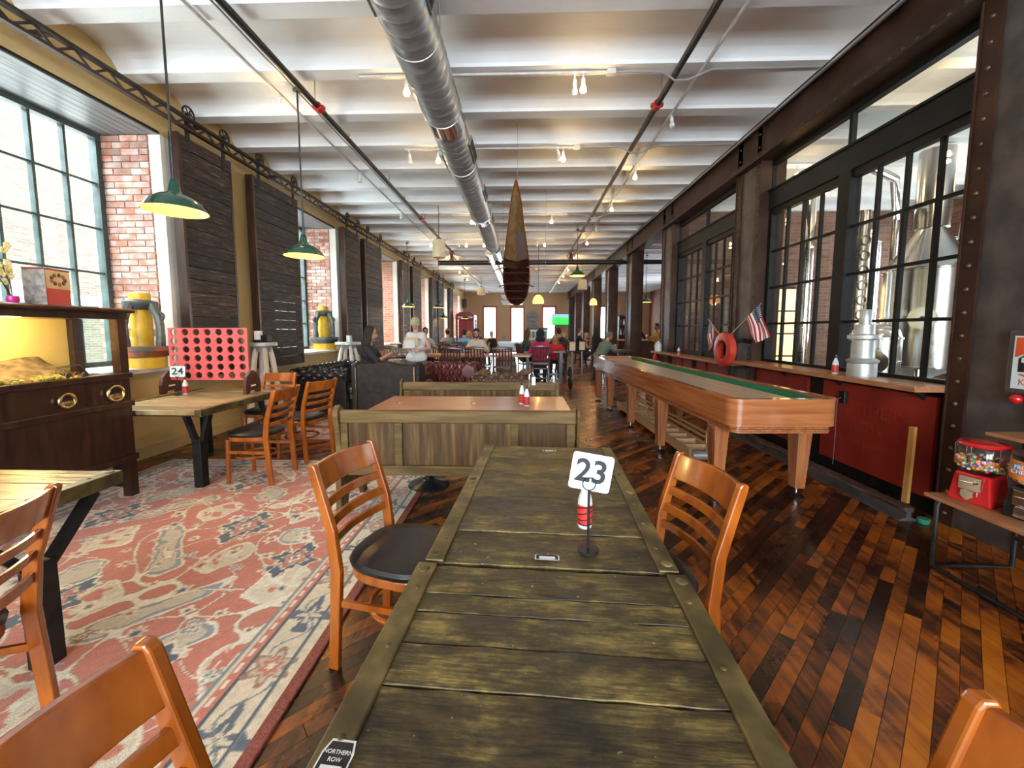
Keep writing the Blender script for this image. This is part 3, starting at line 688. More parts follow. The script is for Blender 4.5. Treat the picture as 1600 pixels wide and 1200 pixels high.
t = thing('plank_table', 'olive brown plank table with chipped paint butted against the 23 table', 'table', (.075, 1.122, 0), ta)
cart_top(t, .785, -1.45, -.008, [-1.45, -1.25, -1.05, -.82, -.62, -.415, -.305, -.205, -.135, -.008])
for x in (-.28, .28): yleg(t, x, -.25, .70, 0, 1); yleg(t, x, -1.2, .70, 0, 1)
sticker(t, -.352, -.585, .7545, .055, .105, R(-2), True)
# table by the display case
t = thing('plank_table', 'pale plank table on forked black legs with the connect game', 'table', (-3.36, 3.98, 0))
cart_top(t, 1.06, -.64, .66, [-.64, -.42, -.2, .01, .22, .45, .66], mat='top_light')
for sx in (-1, 1):
    for sy in (-1, 1): yleg(t, sx * .38, sy * .50, .70, 1, 0, .11)
t = thing('plank_table', 'honey coloured plank table on a black forked leg, end chair tucked in', 'table', (-2.62, 1.36, 0))
cart_top(t, 1.34, -.46, .46, [-.46, -.26, -.05, .13, .30, .46], z=.77, mat='top_light')
for sx in (-1, 1): yleg(t, sx * .56, .18, .72, .25, .97, .2); yleg(t, sx * .56, -.25, .72, .25, .97, .15)

# ------------------------------------------------------------------ ladder-back chairs
def make_chair():
    c = thing('ladder_back_chair', 'x', 'chair')
    def post(s):
        pts = [(-.235, 0), (-.205, .44), (-.225, .62), (-.305, .88)]
        w = [.046, .05, .046, .040]; L_ = []; R_ = []
        ks = []
        for i in range(len(pts) - 1):
            for q in range(4):
                f = q / 4; ks.append((lerp(pts[i][0], pts[i + 1][0], f), lerp(pts[i][1], pts[i + 1][1], f), lerp(w[i], w[i + 1], f)))
        ks.append((pts[-1][0], pts[-1][1], w[-1]))
        poly = [(y - ww / 2, z) for y, z, ww in ks] + [(ks[-1][0] - .012, .893), (ks[-1][0] + .010, .893)] + [(y + ww / 2, z) for y, z, ww in ks[::-1]]
        B().prism(poly, s * .195 - .0135, s * .195 + .0135).build('back_post', 'chair_wood', c, bevel=.005)
    def slat(z0, z1, y, bow, th=.016):
        n = 8; bb_ = B(); vs = []; fs = []
        for i in range(n + 1):
            u = i / n * 2 - 1; x = u * .185; yy = y(0) - bow * (1 - u * u)
            for z, o_ in ((z0, 0), (z1, 1)):
                yo = y(z) - y(0) + yy; vs += [(x, yo - th / 2, z), (x, yo + th / 2, z)]
        for i in range(n):
            a = i * 4; b_ = a + 4
            fs += [(a, b_, b_ + 2, a + 2), (a + 1, a + 3, b_ + 3, b_ + 1), (a + 2, b_ + 2, b_ + 3, a + 3), (a, a + 1, b_ + 1, b_)]
        fs += [(0, 2, 3, 1), (n * 4, n * 4 + 1, n * 4 + 3, n * 4 + 2)]
        return bb_.add(vs, fs)
    yb = lambda z: -.225 - max(0, z - .62) * .308 if z > 0 else -.225
    for s in (-1, 1): post(s)
    slat(.775, .885, yb, .035, .02).build('top_rail', 'chair_wood', c, smooth=True, bevel=.004)
    for z in (.545, .625, .702): slat(z, z + .036, yb, .032).build('back_slat', 'chair_wood', c, smooth=True, bevel=.003)
    for s in (-1, 1):
        B().rings([(s * .175, .185, .0), (s * .168, .175, .42)], [.017, .023], 8).build('front_leg', 'chair_wood', c, smooth=True)
    # seat: rounded front, narrower back
    def outline(k, o=0):
        P = []
        for i in range(28):
            a = 2 * PI * i / 28; ca, sa = math.cos(a), math.sin(a)
            x = math.copysign(abs(ca) ** .62, ca) * (.205 + .02 * sa) * k; y = math.copysign(abs(sa) ** .7, sa) * .215 * k
            P.append((x, y))
        return P
    B().prism(outline(.97), .405, .445, 'z').build('seat_frame', 'chair_wood', c, bevel=.006)
    bb_ = B(); vs = []; lv = [(.93, .445), (1.0, .452), (1.02, .468), (.98, .483), (.80, .494), (.4, .499)]
    for k_, z in lv: vs += [(x, y, z) for x, y in outline(k_)]
    fs = [tuple(range(27, -1, -1)), tuple(range(140, 168))]
    for i in range(5):
        for j in range(28): fs.append((i * 28 + j, i * 28 + (j + 1) % 28, (i + 1) * 28 + (j + 1) % 28, (i + 1) * 28 + j))
    bb_.add(vs, fs).build('seat_pad', 'vinyl_black', c, smooth=True)
    pts = [(.17 * math.cos(a) * 1.0, .02 + .17 * math.sin(a), .24) for a in [2 * PI * i / 24 for i in range(24)]]
    B().rings(pts, .012, 8, True).build('ring_stretcher', 'chair_wood', c, smooth=True)
    for s in (-1, 1): B().bar((s * .19, -.21, .30), (s * .17, .175, .30), .014, .028).build('side_stretcher', 'chair_wood', c)
    return c
ch0 = make_chair()
spots = [(-.535, 1.70, -104, 'orange wood ladder-back chair with black seat beside the 23 table on the rug side'),
         (.46, 1.56, 101.5, 'orange wood ladder-back chair at the 23 table facing away from the shuffleboard'),
         (-1.915, 1.05, 106, 'reddish ladder-back chair at the honey coloured table by the display case'),
         (-.38, .45, -91, 'ladder-back chair at the chipped olive table, back rail over the rug'),
         (.40, .39, 90, 'ladder-back chair at the chipped olive table, back rail over bare floor'),
         (-2.59, 3.72, 90, 'ladder-back chair with black seat at the connect game table, next to the rug middle'),
         (-2.52, 4.38, 73, 'ladder-back chair turned askew at the far corner of the connect game table'),
         (-3.15, 4.72, 182, 'ladder-back chair behind the connect game board, only its top rail showing')]
for i, (x, y, a, lb) in enumerate(spots):
    o = ch0 if i == 0 else copytree(ch0)
    o.location = (x, y, .013 if x < -.93 or x == -.535 and False else 0); o.rotation_euler = (0, 0, R(a)); o['label'] = lb; o['group'] = 'ladder-back chairs'

# ------------------------------------------------------------------ panelled benches and their table
def make_bench(label, loc, rz):
    t = thing('panelled_bench', label, 'bench', loc, rz, 'panelled wooden benches'); W = 1.84
    B().box(-W / 2, W / 2, -.03, .02, .735, .835).build('top_rail', 'bench_rail', t, bevel=.012)
    B().box(-W / 2, W / 2, -.022, .015, .32, .375).build('bottom_rail', 'bench_rail', t, bevel=.006)
    B().box(-W / 2, W / 2, -.030, .015, .375, .40).build('bottom_moulding', 'bench_rail', t, bevel=.008)
    for x in (-W / 2 + .045, -.45, .45, W / 2 - .045): B().box(x - .03, x + .03, -.026, .014, .40, .735).build('stile', 'bench_rail', t, bevel=.005)
    for a, c in ((-W / 2 + .075, -.48), (-.42, .42), (.48, W / 2 - .075)): B().box(a, c, .0, .012, .40, .735).build('panel', 'bench_wood', t)
    B().box(-W / 2 + .03, W / 2 - .03, .02, .46, .42, .455).build('seat', 'bench_wood', t, bevel=.006)
    B().box(-W / 2 + .03, W / 2 - .03, .40, .43, .30, .42).build('seat_apron', 'bench_wood', t)
    prof = [(-.075, .80), (-.06, .855), (-.01, .875), (.04, .84), (.045, .74), (.06, .62), (.12, .52), (.30, .50), (.47, .49), (.48, .40), (.45, .05), (.47, 0), (.38, 0), (.34, .16), (.10, .16), (.05, 0), (-.07, 0), (-.06, .08), (-.045, .35), (-.03, .55), (-.05, .70)]
    for s in (-1, 1): B().prism(prof, s * W / 2 - .022 * (s < 0) - .0, s * W / 2 + .022 * (s > 0) + .0 if s > 0 else s * W / 2 + .022).build('end_panel', 'bench_rail', t, bevel=.006)
    return t
make_bench('panelled wooden bench standing closest to the plank tables', (-.52, 3.0, .0), 0)
make_bench('panelled wooden bench facing the plank tables, by the leather sofas', (-.53, 4.66, 0), R(180))
t = thing('booth_table', 'reddish brown booth table between two panelled benches', 'table', (-.49, 3.80, 0))
B().box(-.9, .9, -.36, .36, .715, .75).build('tabletop', 'table_red', t, bevel=.004)
B().box(.78, .90, -.36, .36, .7502, .7512).build('end_band', 'table_red', t)
for x in (-.40, .55):
    B().lathe([(.19, 0), (.19, .012), (.17, .03), (.06, .06), (.05, .075)], 28, (x, -.22 if x < 0 else 0, 0)).build('disc_base', 'black_plastic', t, smooth=True)
    B().cyl((x, -.22 if x < 0 else 0, .06), (x, -.22 if x < 0 else 0, .715), .035).build('pedestal', 'black_plastic', t, smooth=True)
for x in (-.72, .0): sticker(t, x, -.05, .7505, .07, .045, R(90))

# ------------------------------------------------------------------ table signs and sauce bottles
def number_sign(label, num, loc, rz, tilt=0, w=.128, h=.118, hh=.20):
    t = thing('table_number_sign', label, 'sign', loc, rz)
    B().lathe([(.034, 0), (.034, .006), (.008, .009)], 24).build('base', 'black_plastic', t, smooth=True)
    B().cyl((0, 0, .008), (0, 0, hh), .0042).build('stem', 'black_plastic', t, smooth=True)
    B().rings([(.020 * math.cos(a), -.003, hh + .018 + .020 * math.sin(a)) for a in [2 * PI * i / 20 for i in range(20)]], .0018, 6, True).build('ring_clip', 'black_plastic', t, smooth=True)
    r = .010; P = []
    for cx, cz, a0 in ((w / 2 - r, h / 2 - r, 0), (-w / 2 + r, h / 2 - r, 90), (-w / 2 + r, -h / 2 + r, 180), (w / 2 - r, -h / 2 + r, 270)):
        for q in range(5): a = R(a0 + q * 22.5); P.append((cx + r * math.cos(a), cz + r * math.sin(a)))
    cb = B().prism(P, -.001, .001, 'y').build('card', 'sign_white', t, loc=(.006, .0, hh + .055)); cb.rotation_euler = (0, R(tilt), 0)
    text('digits', num, h * .86, 'ink_black', cb, (0, -.0016, 0), (R(90), 0, 0), .0004, bold=h * .018)
    return t
number_sign('white card sign reading 23 on a black stand', '23', (.205, 1.215, .752), R(-3), 9)
number_sign('small white card sign reading 24 on a black stand', '24', (-3.74, 4.14, .752), R(35), 2)
def bottle(label, loc, h=.17, r=.026, group=None, cap='black_plastic', rz=0):
    t = thing('sauce_bottle', label, 'bottle', loc, rz, group)
    B().lathe([(r * .9, 0), (r, .006), (r, h * .55), (r * .85, h * .66), (r * .42, h * .84), (r * .36, h * .94)], 18).build('glass', 'bottle_white', t, smooth=True)
    lb = B().lathe([(r * 1.02, h * .08), (r * 1.02, h * .50)], 18).build('label_wrap', 'label_red', t, smooth=True)
    for i in range(4):
        z = h * (.12 + .095 * i)
        B().add([(r * 1.03 * math.cos(a), r * 1.03 * math.sin(a), z + dz + .008 * math.sin(a + i)) for dz in (0, h * .03) for a in [2 * PI * j / 18 for j in range(18)]], [(j, (j + 1) % 18, 18 + (j + 1) % 18, 18 + j) for j in range(18)]).build('label_band', 'ink_black', lb)
    B().lathe([(r * .46, h * .90), (r * .46, h * .98), (r * .2, h * 1.0), (r * .16, h * 1.10), (1e-5, h * 1.11)], 12).build('cap', cap, t, smooth=True)
    return t
bottle('red labelled sauce bottle standing behind the 23 sign', (.218, 1.37, .752))
bottle('red labelled bottle beside the 24 sign', (-3.70, 4.19, .752), .18)
bottle('taller of two sauce bottles on the booth table', (-.02, 3.72, .752), .20, .027)
bottle('shorter sauce bottle in front on the booth table', (.025, 3.62, .752), .18, .027)
t = thing('menu_clip', 'white menu tag on a bent wire beside the booth bottles', 'clip', (.05, 3.80, .752))
B().rings([(0, 0, 0), (0, 0, .22), (.0, 0, .27), (.03, 0, .30), (.05, 0, .25)], .003, 6).build('wire', 'chrome', t, smooth=True)
B().lathe([(.03, 0), (.03, .005)], 16).build('foot', 'chrome', t); B().box(.025, .06, -.002, .002, .17, .25).build('tag', 'paper', t)
# ------------------------------------------------------------------ sliding shutters on an overhead track
def wheel(r=.085):
    b_ = B(); n = 18
    b_.rings([(0, r * math.cos(2 * PI * i / n), r * math.sin(2 * PI * i / n)) for i in range(n)], .012, 6, True)
    for i in range(6):
        a = PI * i / 3; b_.bar((0, 0, 0), (0, r * math.cos(a), r * math.sin(a)), .010, .010)
    b_.cyl((-.03, 0, 0), (.03, 0, 0), .018, n=8)
    return b_.mesh('trolley_wheel', 'track_iron', True)
wheelm = wheel()
def make_shutter(W):
    t = thing('sliding_shutter', 'x', 'shutter')
    Z0, Z1 = .85, 3.80; n = 19; h = (Z1 - Z0) / n; rg = random.Random(int(W * 100))
    pm_ = [B().box(.0, .05, 0, W, 0, h - .006 - .002 * q).mesh('plank', 'shutter_wood') for q in range(3)]
    for i in range(n): ob('plank', pm_[rg.randrange(3)], t, (rg.uniform(-.004, .004), 0, Z0 + h * i))
    for y in (.0, W - .03): B().box(-.06, .054, y - .004, y + .034, Z0, Z1).build('edge_batten', 'dark_wood', t)
    for z in (1.2, 2.4, 3.5): B().box(-.06, .0, .02, W - .02, z, z + .14).build('back_brace', 'dark_wood', t)
    for y in (.14, W - .14):
        B().box(.05, .062, y - .03, y + .03, 3.62, 4.06).build('hanger_strap', 'track_iron', t)
        ob('trolley_wheel', wheelm, t, (.09, y, 4.06))
    return t
sh = {.86: make_shutter(.86), 1.2: make_shutter(1.2)}; usedsh = set()
SHL = [(-3.85, .86, 'dark plank shutter behind the viewpoint, near the rear wall'), (-2.6, 1.2, 'dark plank shutter behind the viewpoint, half over the window')]
SHL = [(4.80, .86, 'dark brown plank shutter behind the red connect game'), (6.10, 1.2, 'weathered plank shutter hanging past the sill beside the grey pedestal'),
       (9.16, .86, 'dark plank shutter behind the seated woman in black'), (10.35, 1.2, 'greyish plank shutter behind the person in the cap'),
       (13.5, .86, 'plank shutter right of the third brick reveal'), (14.75, 1.2, 'plank shutter left of the fourth brick reveal'),
       (17.9, .86, 'plank shutter right of the fourth brick reveal'), (19.15, 1.2, 'plank shutter left of the fifth brick reveal'), (22.25, .86, 'plank shutter near the red phone booth')]
for y, w, lb in SHL:
    lb = lb.replace('right of', 'beyond').replace('left of', 'before')
    o = sh[w] if w not in usedsh else copytree(sh[w]); usedsh.add(w)
    o.location = (-4.17, y, 0); o['label'] = lb; o['group'] = 'sliding plank shutters'
for k_, (ya, yb) in enumerate(((-6.5, 14.1), (14.6, 18.9), (19.1, 23.3))):
    t = thing('overhead_track', ['long latticed iron door track above the first windows', 'short iron door track above the fourth window', 'short iron door track near the far end'][k_], 'track', (-4.08, 0, 0))
    B().box(-.03, .03, ya, yb, 3.985, 4.015).build('top_chord', 'track_iron', t); B().box(-.02, .035, ya, yb, 3.855, 3.885).build('bottom_chord', 'steel_brown', t)
    b_ = B(); y = ya; i = 0
    while y < yb - .16:
        b_.bar((0, y, 3.88 if i % 2 else 3.99), (0, y + .15, 3.99 if i % 2 else 3.88), .012, .022); y += .15; i += 1
    b_.build('lattice', 'track_iron', t)
    y = ya + .4
    while y < yb: B().box(-.22, .0, y, y + .05, 3.98, 4.01).build('wall_bracket', 'track_iron', t); y += 1.6

# ------------------------------------------------------------------ display case with a toy landscape
XF, XBk, CA, CB = -3.40, -3.86, 1.25, 3.30
t = thing('display_case', 'dark wood glass display case on legs with two brass portholes', 'display case', (0, 0, 0))
B().box(XBk, XF, CA, CB, .32, 1.07).build('lower_cabinet', 'dark_wood', t, bevel=.006)
for z in (.33, .80, 1.04): B().box(XF - .01, XF + .022, CA, CB + .01, z, z + .05).build('moulding', 'dark_wood', t, bevel=.008)
for x in (XBk + .035, XF - .035):
    for y in (CA + .035, CB - .035):
        B().box(x - .035, x + .035, y - .035, y + .035, .012, .32).build('leg', 'dark_wood', t); B().box(x - .035, x + .035, y - .035, y + .035, 1.07, 1.56).build('corner_post', 'dark_wood', t)
B().box(XBk - .01, XF + .01, CA - .01, CB + .01, 1.54, 1.60).build('top_frame', 'dark_wood', t); B().box(XBk - .04, XF + .05, CA - .04, CB + .05, 1.595, 1.63).build('cornice', 'dark_wood', t, bevel=.012)
B().box(XF - .012, XF - .006, CA + .07, CB - .07, 1.07, 1.54).build('front_pane', 'case_glass', t); B().box(XBk + .07, XF - .07, CB - .012, CB - .006, 1.07, 1.54).build('end_pane', 'case_glass', t)
B().box(XBk + .07, XF - .07, CA + .006, CA + .012, 1.07, 1.54).build('end_pane', 'case_glass', t)
for y, r in ((2.80, .05), (3.15, .062)):
    b_ = B().rings([(XF + .024, y + r * math.cos(a), .93 + r * math.sin(a)) for a in [2 * PI * i / 24 for i in range(24)]], .011, 8, True); p = b_.build('porthole_ring', 'brass', t, smooth=True)
    B().cyl((XF + .018, y, .93), (XF + .024, y, .93), r, n=24).build('porthole_glass', 'black_plastic', p)
    B().lathe([(r * .8, 0), (r * .7, .006), (1e-5, .01)], 16, (XF + .024, y, .93 - r * .35), Matrix.Rotation(R(90), 3, 'Y') @ Matrix.Diagonal((.45, 1, 1)).to_3x3()).build('porthole_picture', 'brass', p)
M['backdrop'] = mk('backdrop', (.55, .36, .11), (.62, .42, .16), rough=.6, scale=2)
b_ = B().box(XBk + .02, XBk + .03, CA + .05, CB - .08, 1.07, 1.54); b_.build('painted_backdrop', 'backdrop', t)
M['terrain'] = mk('terrain', (.09, .055, .03), (.22, .15, .08), rough=.9, scale=22, bump=.8, detail=7)
M['scrub'] = mk('scrub', (.16, .17, .03), (.48, .36, .10), rough=.9, scale=40)
rg = random.Random(4)
b_ = B().grid(lambda u, v: (XBk + .03 + .30 * v, lerp(CA + .05, 3.2, u), 1.075 + .17 * (1 - v) ** 1.3 * (.6 + .4 * math.sin(u * 9)) * (1 if u < .9 else (1 - u) * 10) + .02 * math.sin(u * 40) * math.sin(v * 9)), 40, 8)
tr_ = b_.build('landscape', 'terrain', t)
b_ = B()
for i in range(130): b_.ball((XF - rg.uniform(.03, .16), rg.uniform(CA + .1, 2.95), 1.085 + rg.uniform(0, .02)), rg.uniform(.008, .02), 4)
o = b_.build('scrub_plants', 'scrub', tr_); o['kind'] = 'stuff'
pointlight('case_lamp', (-3.55, 2.65, 1.50), 14, (1, .70, .28), .04, t)
toy = thing('toy_car_frame', 'tiny wire toy buggy inside the display case', 'toy', (-3.58, 3.02, 1.072))
b_ = B()
for x in (-.03, .03): b_.rings([(x, -.09, .02), (x, -.08, .09), (x, .04, .10), (x, .09, .02)], .004, 5)
for y, z in ((-.08, .09), (.04, .10)): b_.cyl((-.03, y, z), (.03, y, z), .004, n=5)
b_.build('roll_cage', 'iron_grey', toy)
for y in (-.06, .06):
    for x in (-.035, .035): B().cyl((x - .008, y, .022), (x + .008, y, .022), .022, n=12).build('wheel', 'rust_mix', toy)
# things on the case
tin = thing('cookie_tin', 'tall red and tan tin box on the display case', 'tin', (-3.60, 2.93, 1.63), R(12))
B().box(-.07, .07, -.10, .10, 0, .27).build('body', 'red_paint', tin, bevel=.006)
M['tin_tan'] = mk('tin_tan', (.42, .30, .15), (.52, .40, .22), rough=.4, scale=12); M['tin_grey'] = mk('tin_grey', (.16, .14, .13), (.38, .34, .30), rough=.4, scale=26)
B().box(.070, .072, -.095, .095, .13, .265).build('picture_panel', 'tin_tan', tin); B().box(-.07, .07, -.102, -.100, .0, .265).build('side_panel', 'tin_grey', tin)
rg = random.Random(2)
for i in range(9):
    a = 2 * PI * i / 9; B().ball((.072, .055 * math.cos(a), .20 + .035 * math.sin(a)), .016, 6, (.15, 1, 1)).build('painted_fruit', 'rust_mix' if i % 2 else 'dark_wood', tin)
B().box(-.073, .073, -.103, .103, .268, .28).build('lid', 'rust_mix', tin, bevel=.004)
fl_ = thing('flower_vase', 'branch of yellow blossoms in a pink pot on the display case', 'flowers', (-3.58, 2.70, 1.63))
M['pink_pot'] = mk('pink_pot', (.55, .02, .22), rough=.3); M['petal'] = mk('petal', (.72, .62, .22), (.82, .74, .40), rough=.6, scale=20)
B().lathe([(.022, 0), (.034, .03), (.030, .06)], 14).build('pot', 'pink_pot', fl_, smooth=True)
for i in range(5):
    a = rg.uniform(2.2, 4.6); h = rg.uniform(.2, .38); q = rg.uniform(.12, .26)
    tip = (.05 * math.sin(i), q * math.sin(a) - .05, h); B().rings([(0, 0, .04), (tip[0] * .5, tip[1] * .35, h * .6), tip], .003, 5).build('stem', 'dark_wood', fl_)
    for j in range(5):
        f = .45 + .13 * j; c = Vector((tip[0] * f + rg.uniform(-.02, .02), tip[1] * f + rg.uniform(-.03, .03), h * f + .05 + rg.uniform(-.02, .02)))
        b_ = B()
        for k_ in range(5):
            aa = 2 * PI * k_ / 5; b_.ball(c + Vector((0, .014 * math.cos(aa), .014 * math.sin(aa))), .011, 5, (.5, 1, 1))
        b_.build('blossom', 'petal', fl_)

# ------------------------------------------------------------------ salvaged valve castings on the sills
def valve(label, loc, cols, rz=0, s=1.0):
    t = thing('valve_casting', label, 'sculpture', loc, rz); body, ring, core, cap = cols
    P = lambda l: [(r * s, z * s) for r, z in l]
    B().lathe(P([(.20, 0), (.20, .12), (.19, .13)]), 24).build('foot', cap, t, smooth=True)
    B().lathe(P([(.21, .13), (.23, .15), (.25, .19), (.27, .20), (.27, .245), (.20, .25)]), 28).build('flange', ring, t, smooth=True)
    B().lathe(P([(.095, .25), (.095, .60), (.07, .68)]), 18).build('spindle', core, t, smooth=True)
    B().lathe(P([(.106, .36), (.106, .43)]), 18).build('spindle_band', core, t, smooth=True)
    for i in range(4):
        a = PI / 4 + PI / 2 * i; d = Vector((math.cos(a), math.sin(a), 0))
        pts = [(.205, .25), (.215, .36), (.215, .48), (.20, .58), (.155, .66), (.13, .72)]
        B().rings([d * r * s + Vector((0, 0, z * s)) for r, z in pts], [.042 * s, .038 * s, .036 * s, .040 * s, .045 * s, .05 * s], 8).build('cage_arm', body, t, smooth=True)
        lug = B().rings([d * .215 * s + Vector((0, 0, .585 * s)) + (d * math.cos(q) + Vector((0, 0, 1)) * math.sin(q)) * .042 * s for q in [2 * PI * j / 14 for j in range(14)]], .017 * s, 6, True).build('lifting_lug', body, t, smooth=True)
        B().ball(d * .20 * s + Vector((0, 0, .585 * s)), .032 * s, 8).build('lug_boss', core, lug, smooth=True)
    B().lathe(P([(.12, .66), (.155, .70), (.155, .75), (.12, .77)]), 24).build('collar', body, t, smooth=True)
    B().lathe(P([(.095, .77), (.095, .84), (.085, .85)]), 20).build('cap', cap, t, smooth=True)
    return t
valve('black and yellow valve casting on the near window sill', (-4.34, 4.40, SZ), ('iron_grey', 'rust_mix', 'yellow_paint', 'yellow_paint'), R(45))
valve('grey green valve casting with yellow spindle on the second sill', (-4.46, 8.75, SZ), ('iron_grey', 'iron_grey', 'yellow_paint', 'yellow_paint'), R(30), 1.12)
n_ = thing('folded_papers', 'loose folded newspaper on the near window sill', 'paper', (-4.25, 3.98, SZ)); B().box(-.14, .10, -.10, .16, 0, .012).build('sheet', 'paper', n_, rz=R(14)); B().box(-.10, .12, -.08, .14, .012, .02).build('sheet', 'paper', n_, rz=R(-9))

# ------------------------------------------------------------------ connect game
t = thing('connect_game', 'big red connect board with empty round holes on wooden feet', 'game', (-3.50, 4.30, .752), R(2))
W, H, ncx, ncz, hr, th = .86, .575, 7, 6, .0375, .018
b_ = B(); cw, chh = W / ncx, H / ncz; n8 = 16
for yv in (-th / 2, th / 2):
    for i in range(ncx):
        for j in range(ncz):
            cx = -W / 2 + cw * (i + .5); cz = .15 + chh * (j + .5); vs = []
            for q in range(n8):
                a = 2 * PI * q / n8 + PI / 8 * 0; ca, sa = math.cos(a), math.sin(a); k_ = 1 / max(abs(ca), abs(sa))
                vs.append((cx + hr * ca, yv, cz + hr * sa)); vs.append((cx + cw / 2 * ca * k_, yv, cz + chh / 2 * sa * k_))
            b_.add(vs, [(2 * q, 2 * q + 1, (2 * q + 3) % (2 * n8), (2 * q + 2) % (2 * n8)) for q in range(n8)])
for i in range(ncx):
    for j in range(ncz):
        cx = -W / 2 + cw * (i + .5); cz = .15 + chh * (j + .5)
        vs = [(cx + hr * math.cos(2 * PI * q / n8), y, cz + hr * math.sin(2 * PI * q / n8)) for y in (-th / 2, th / 2) for q in range(n8)]
        b_.add(vs, [(q, (q + 1) % n8, n8 + (q + 1) % n8, n8 + q) for q in range(n8)])
b_.box(-W / 2 - .004, -W / 2, -th / 2, th / 2, .15, .15 + H); b_.box(W / 2, W / 2 + .004, -th / 2, th / 2, .15, .15 + H); b_.box(-W / 2, W / 2, -th / 2, th / 2, .145, .15)
b_.build('board', 'c4_red', t, fixn=False)
for s in (-1, 1):
    prf = [(-.13, 0), (-.07, 0), (-.05, .03), (.05, .03), (.07, 0), (.13, 0), (.13, .10), (.10, .19), (.03, .25), (-.03, .25), (-.10, .19), (-.13, .10)]
    f = B().prism(prf, s * (W / 2 + .025) - .018, s * (W / 2 + .025) + .018).build('foot', 'mahogany', t, bevel=.004)
    B().box(s * (W / 2 + .025) - .0195, s * (W / 2 + .025) + .0195, -.05, .05, .07, .10).build('hand_slot', 'paper', f, bevel=.01)

# ------------------------------------------------------------------ tall grey pedestals
def pedestal(label, loc, h, r):
    t = thing('pedestal_stand', label, 'stand', loc)
    B().lathe([(r * .9, h - .06), (r, h - .05), (r, h - .01), (r * .97, h)], 24).build('round_top', 'zinc_cast', t, smooth=True)
    B().lathe([(r * .5, h - .14), (r * .6, h - .06)], 16).build('neck', 'zinc_cast', t, smooth=True)
    for i in range(4):
        a = PI / 4 + i * PI / 2; d = Vector((math.cos(a), math.sin(a), 0))
        B().rings([d * r * .45 + Vector((0, 0, h - .08)), d * r * .62 + Vector((0, 0, h * .8)), d * r * .9 + Vector((0, 0, h * .45)), d * r * 1.15], [.035, .04, .045, .05], 8).build('flared_leg', 'plaster_edge', t, smooth=True)
    return t
pedestal('grey pedestal with flared legs holding leaflets by the shutter', (-3.88, 5.78, 0), 1.27, .19)
pedestal('round topped grey pedestal by the second brick reveal', (-3.75, 8.35, 0), 1.20, .26)
lf = thing('leaflet_holder', 'small holder of white leaflets on the grey pedestal', 'leaflets', (-3.92, 5.75, 1.27)); B().box(-.05, .05, -.04, .04, 0, .04).build('holder', 'black_plastic', lf); B().box(-.04, .045, -.03, .03, .02, .17).build('leaflets', 'paper', lf)
bx_ = B().box(-.05, .05, -.05, .05, 0, .11).build('speaker_box', 'black_plastic', loc=(-3.78, 5.72, 1.27), bevel=.006); tag(bx_, 'little black box next to the white leaflets', 'box')
cu_ = thing('metal_cup', 'pale metal cup on the round topped pedestal', 'cup', (-3.72, 8.35, 1.20)); B().lathe([(.055, 0), (.06, .005), (.055, .14), (.05, .14), (.052, .02), (1e-5, .015)], 16).build('cup', 'zinc_cast', cu_, smooth=True)

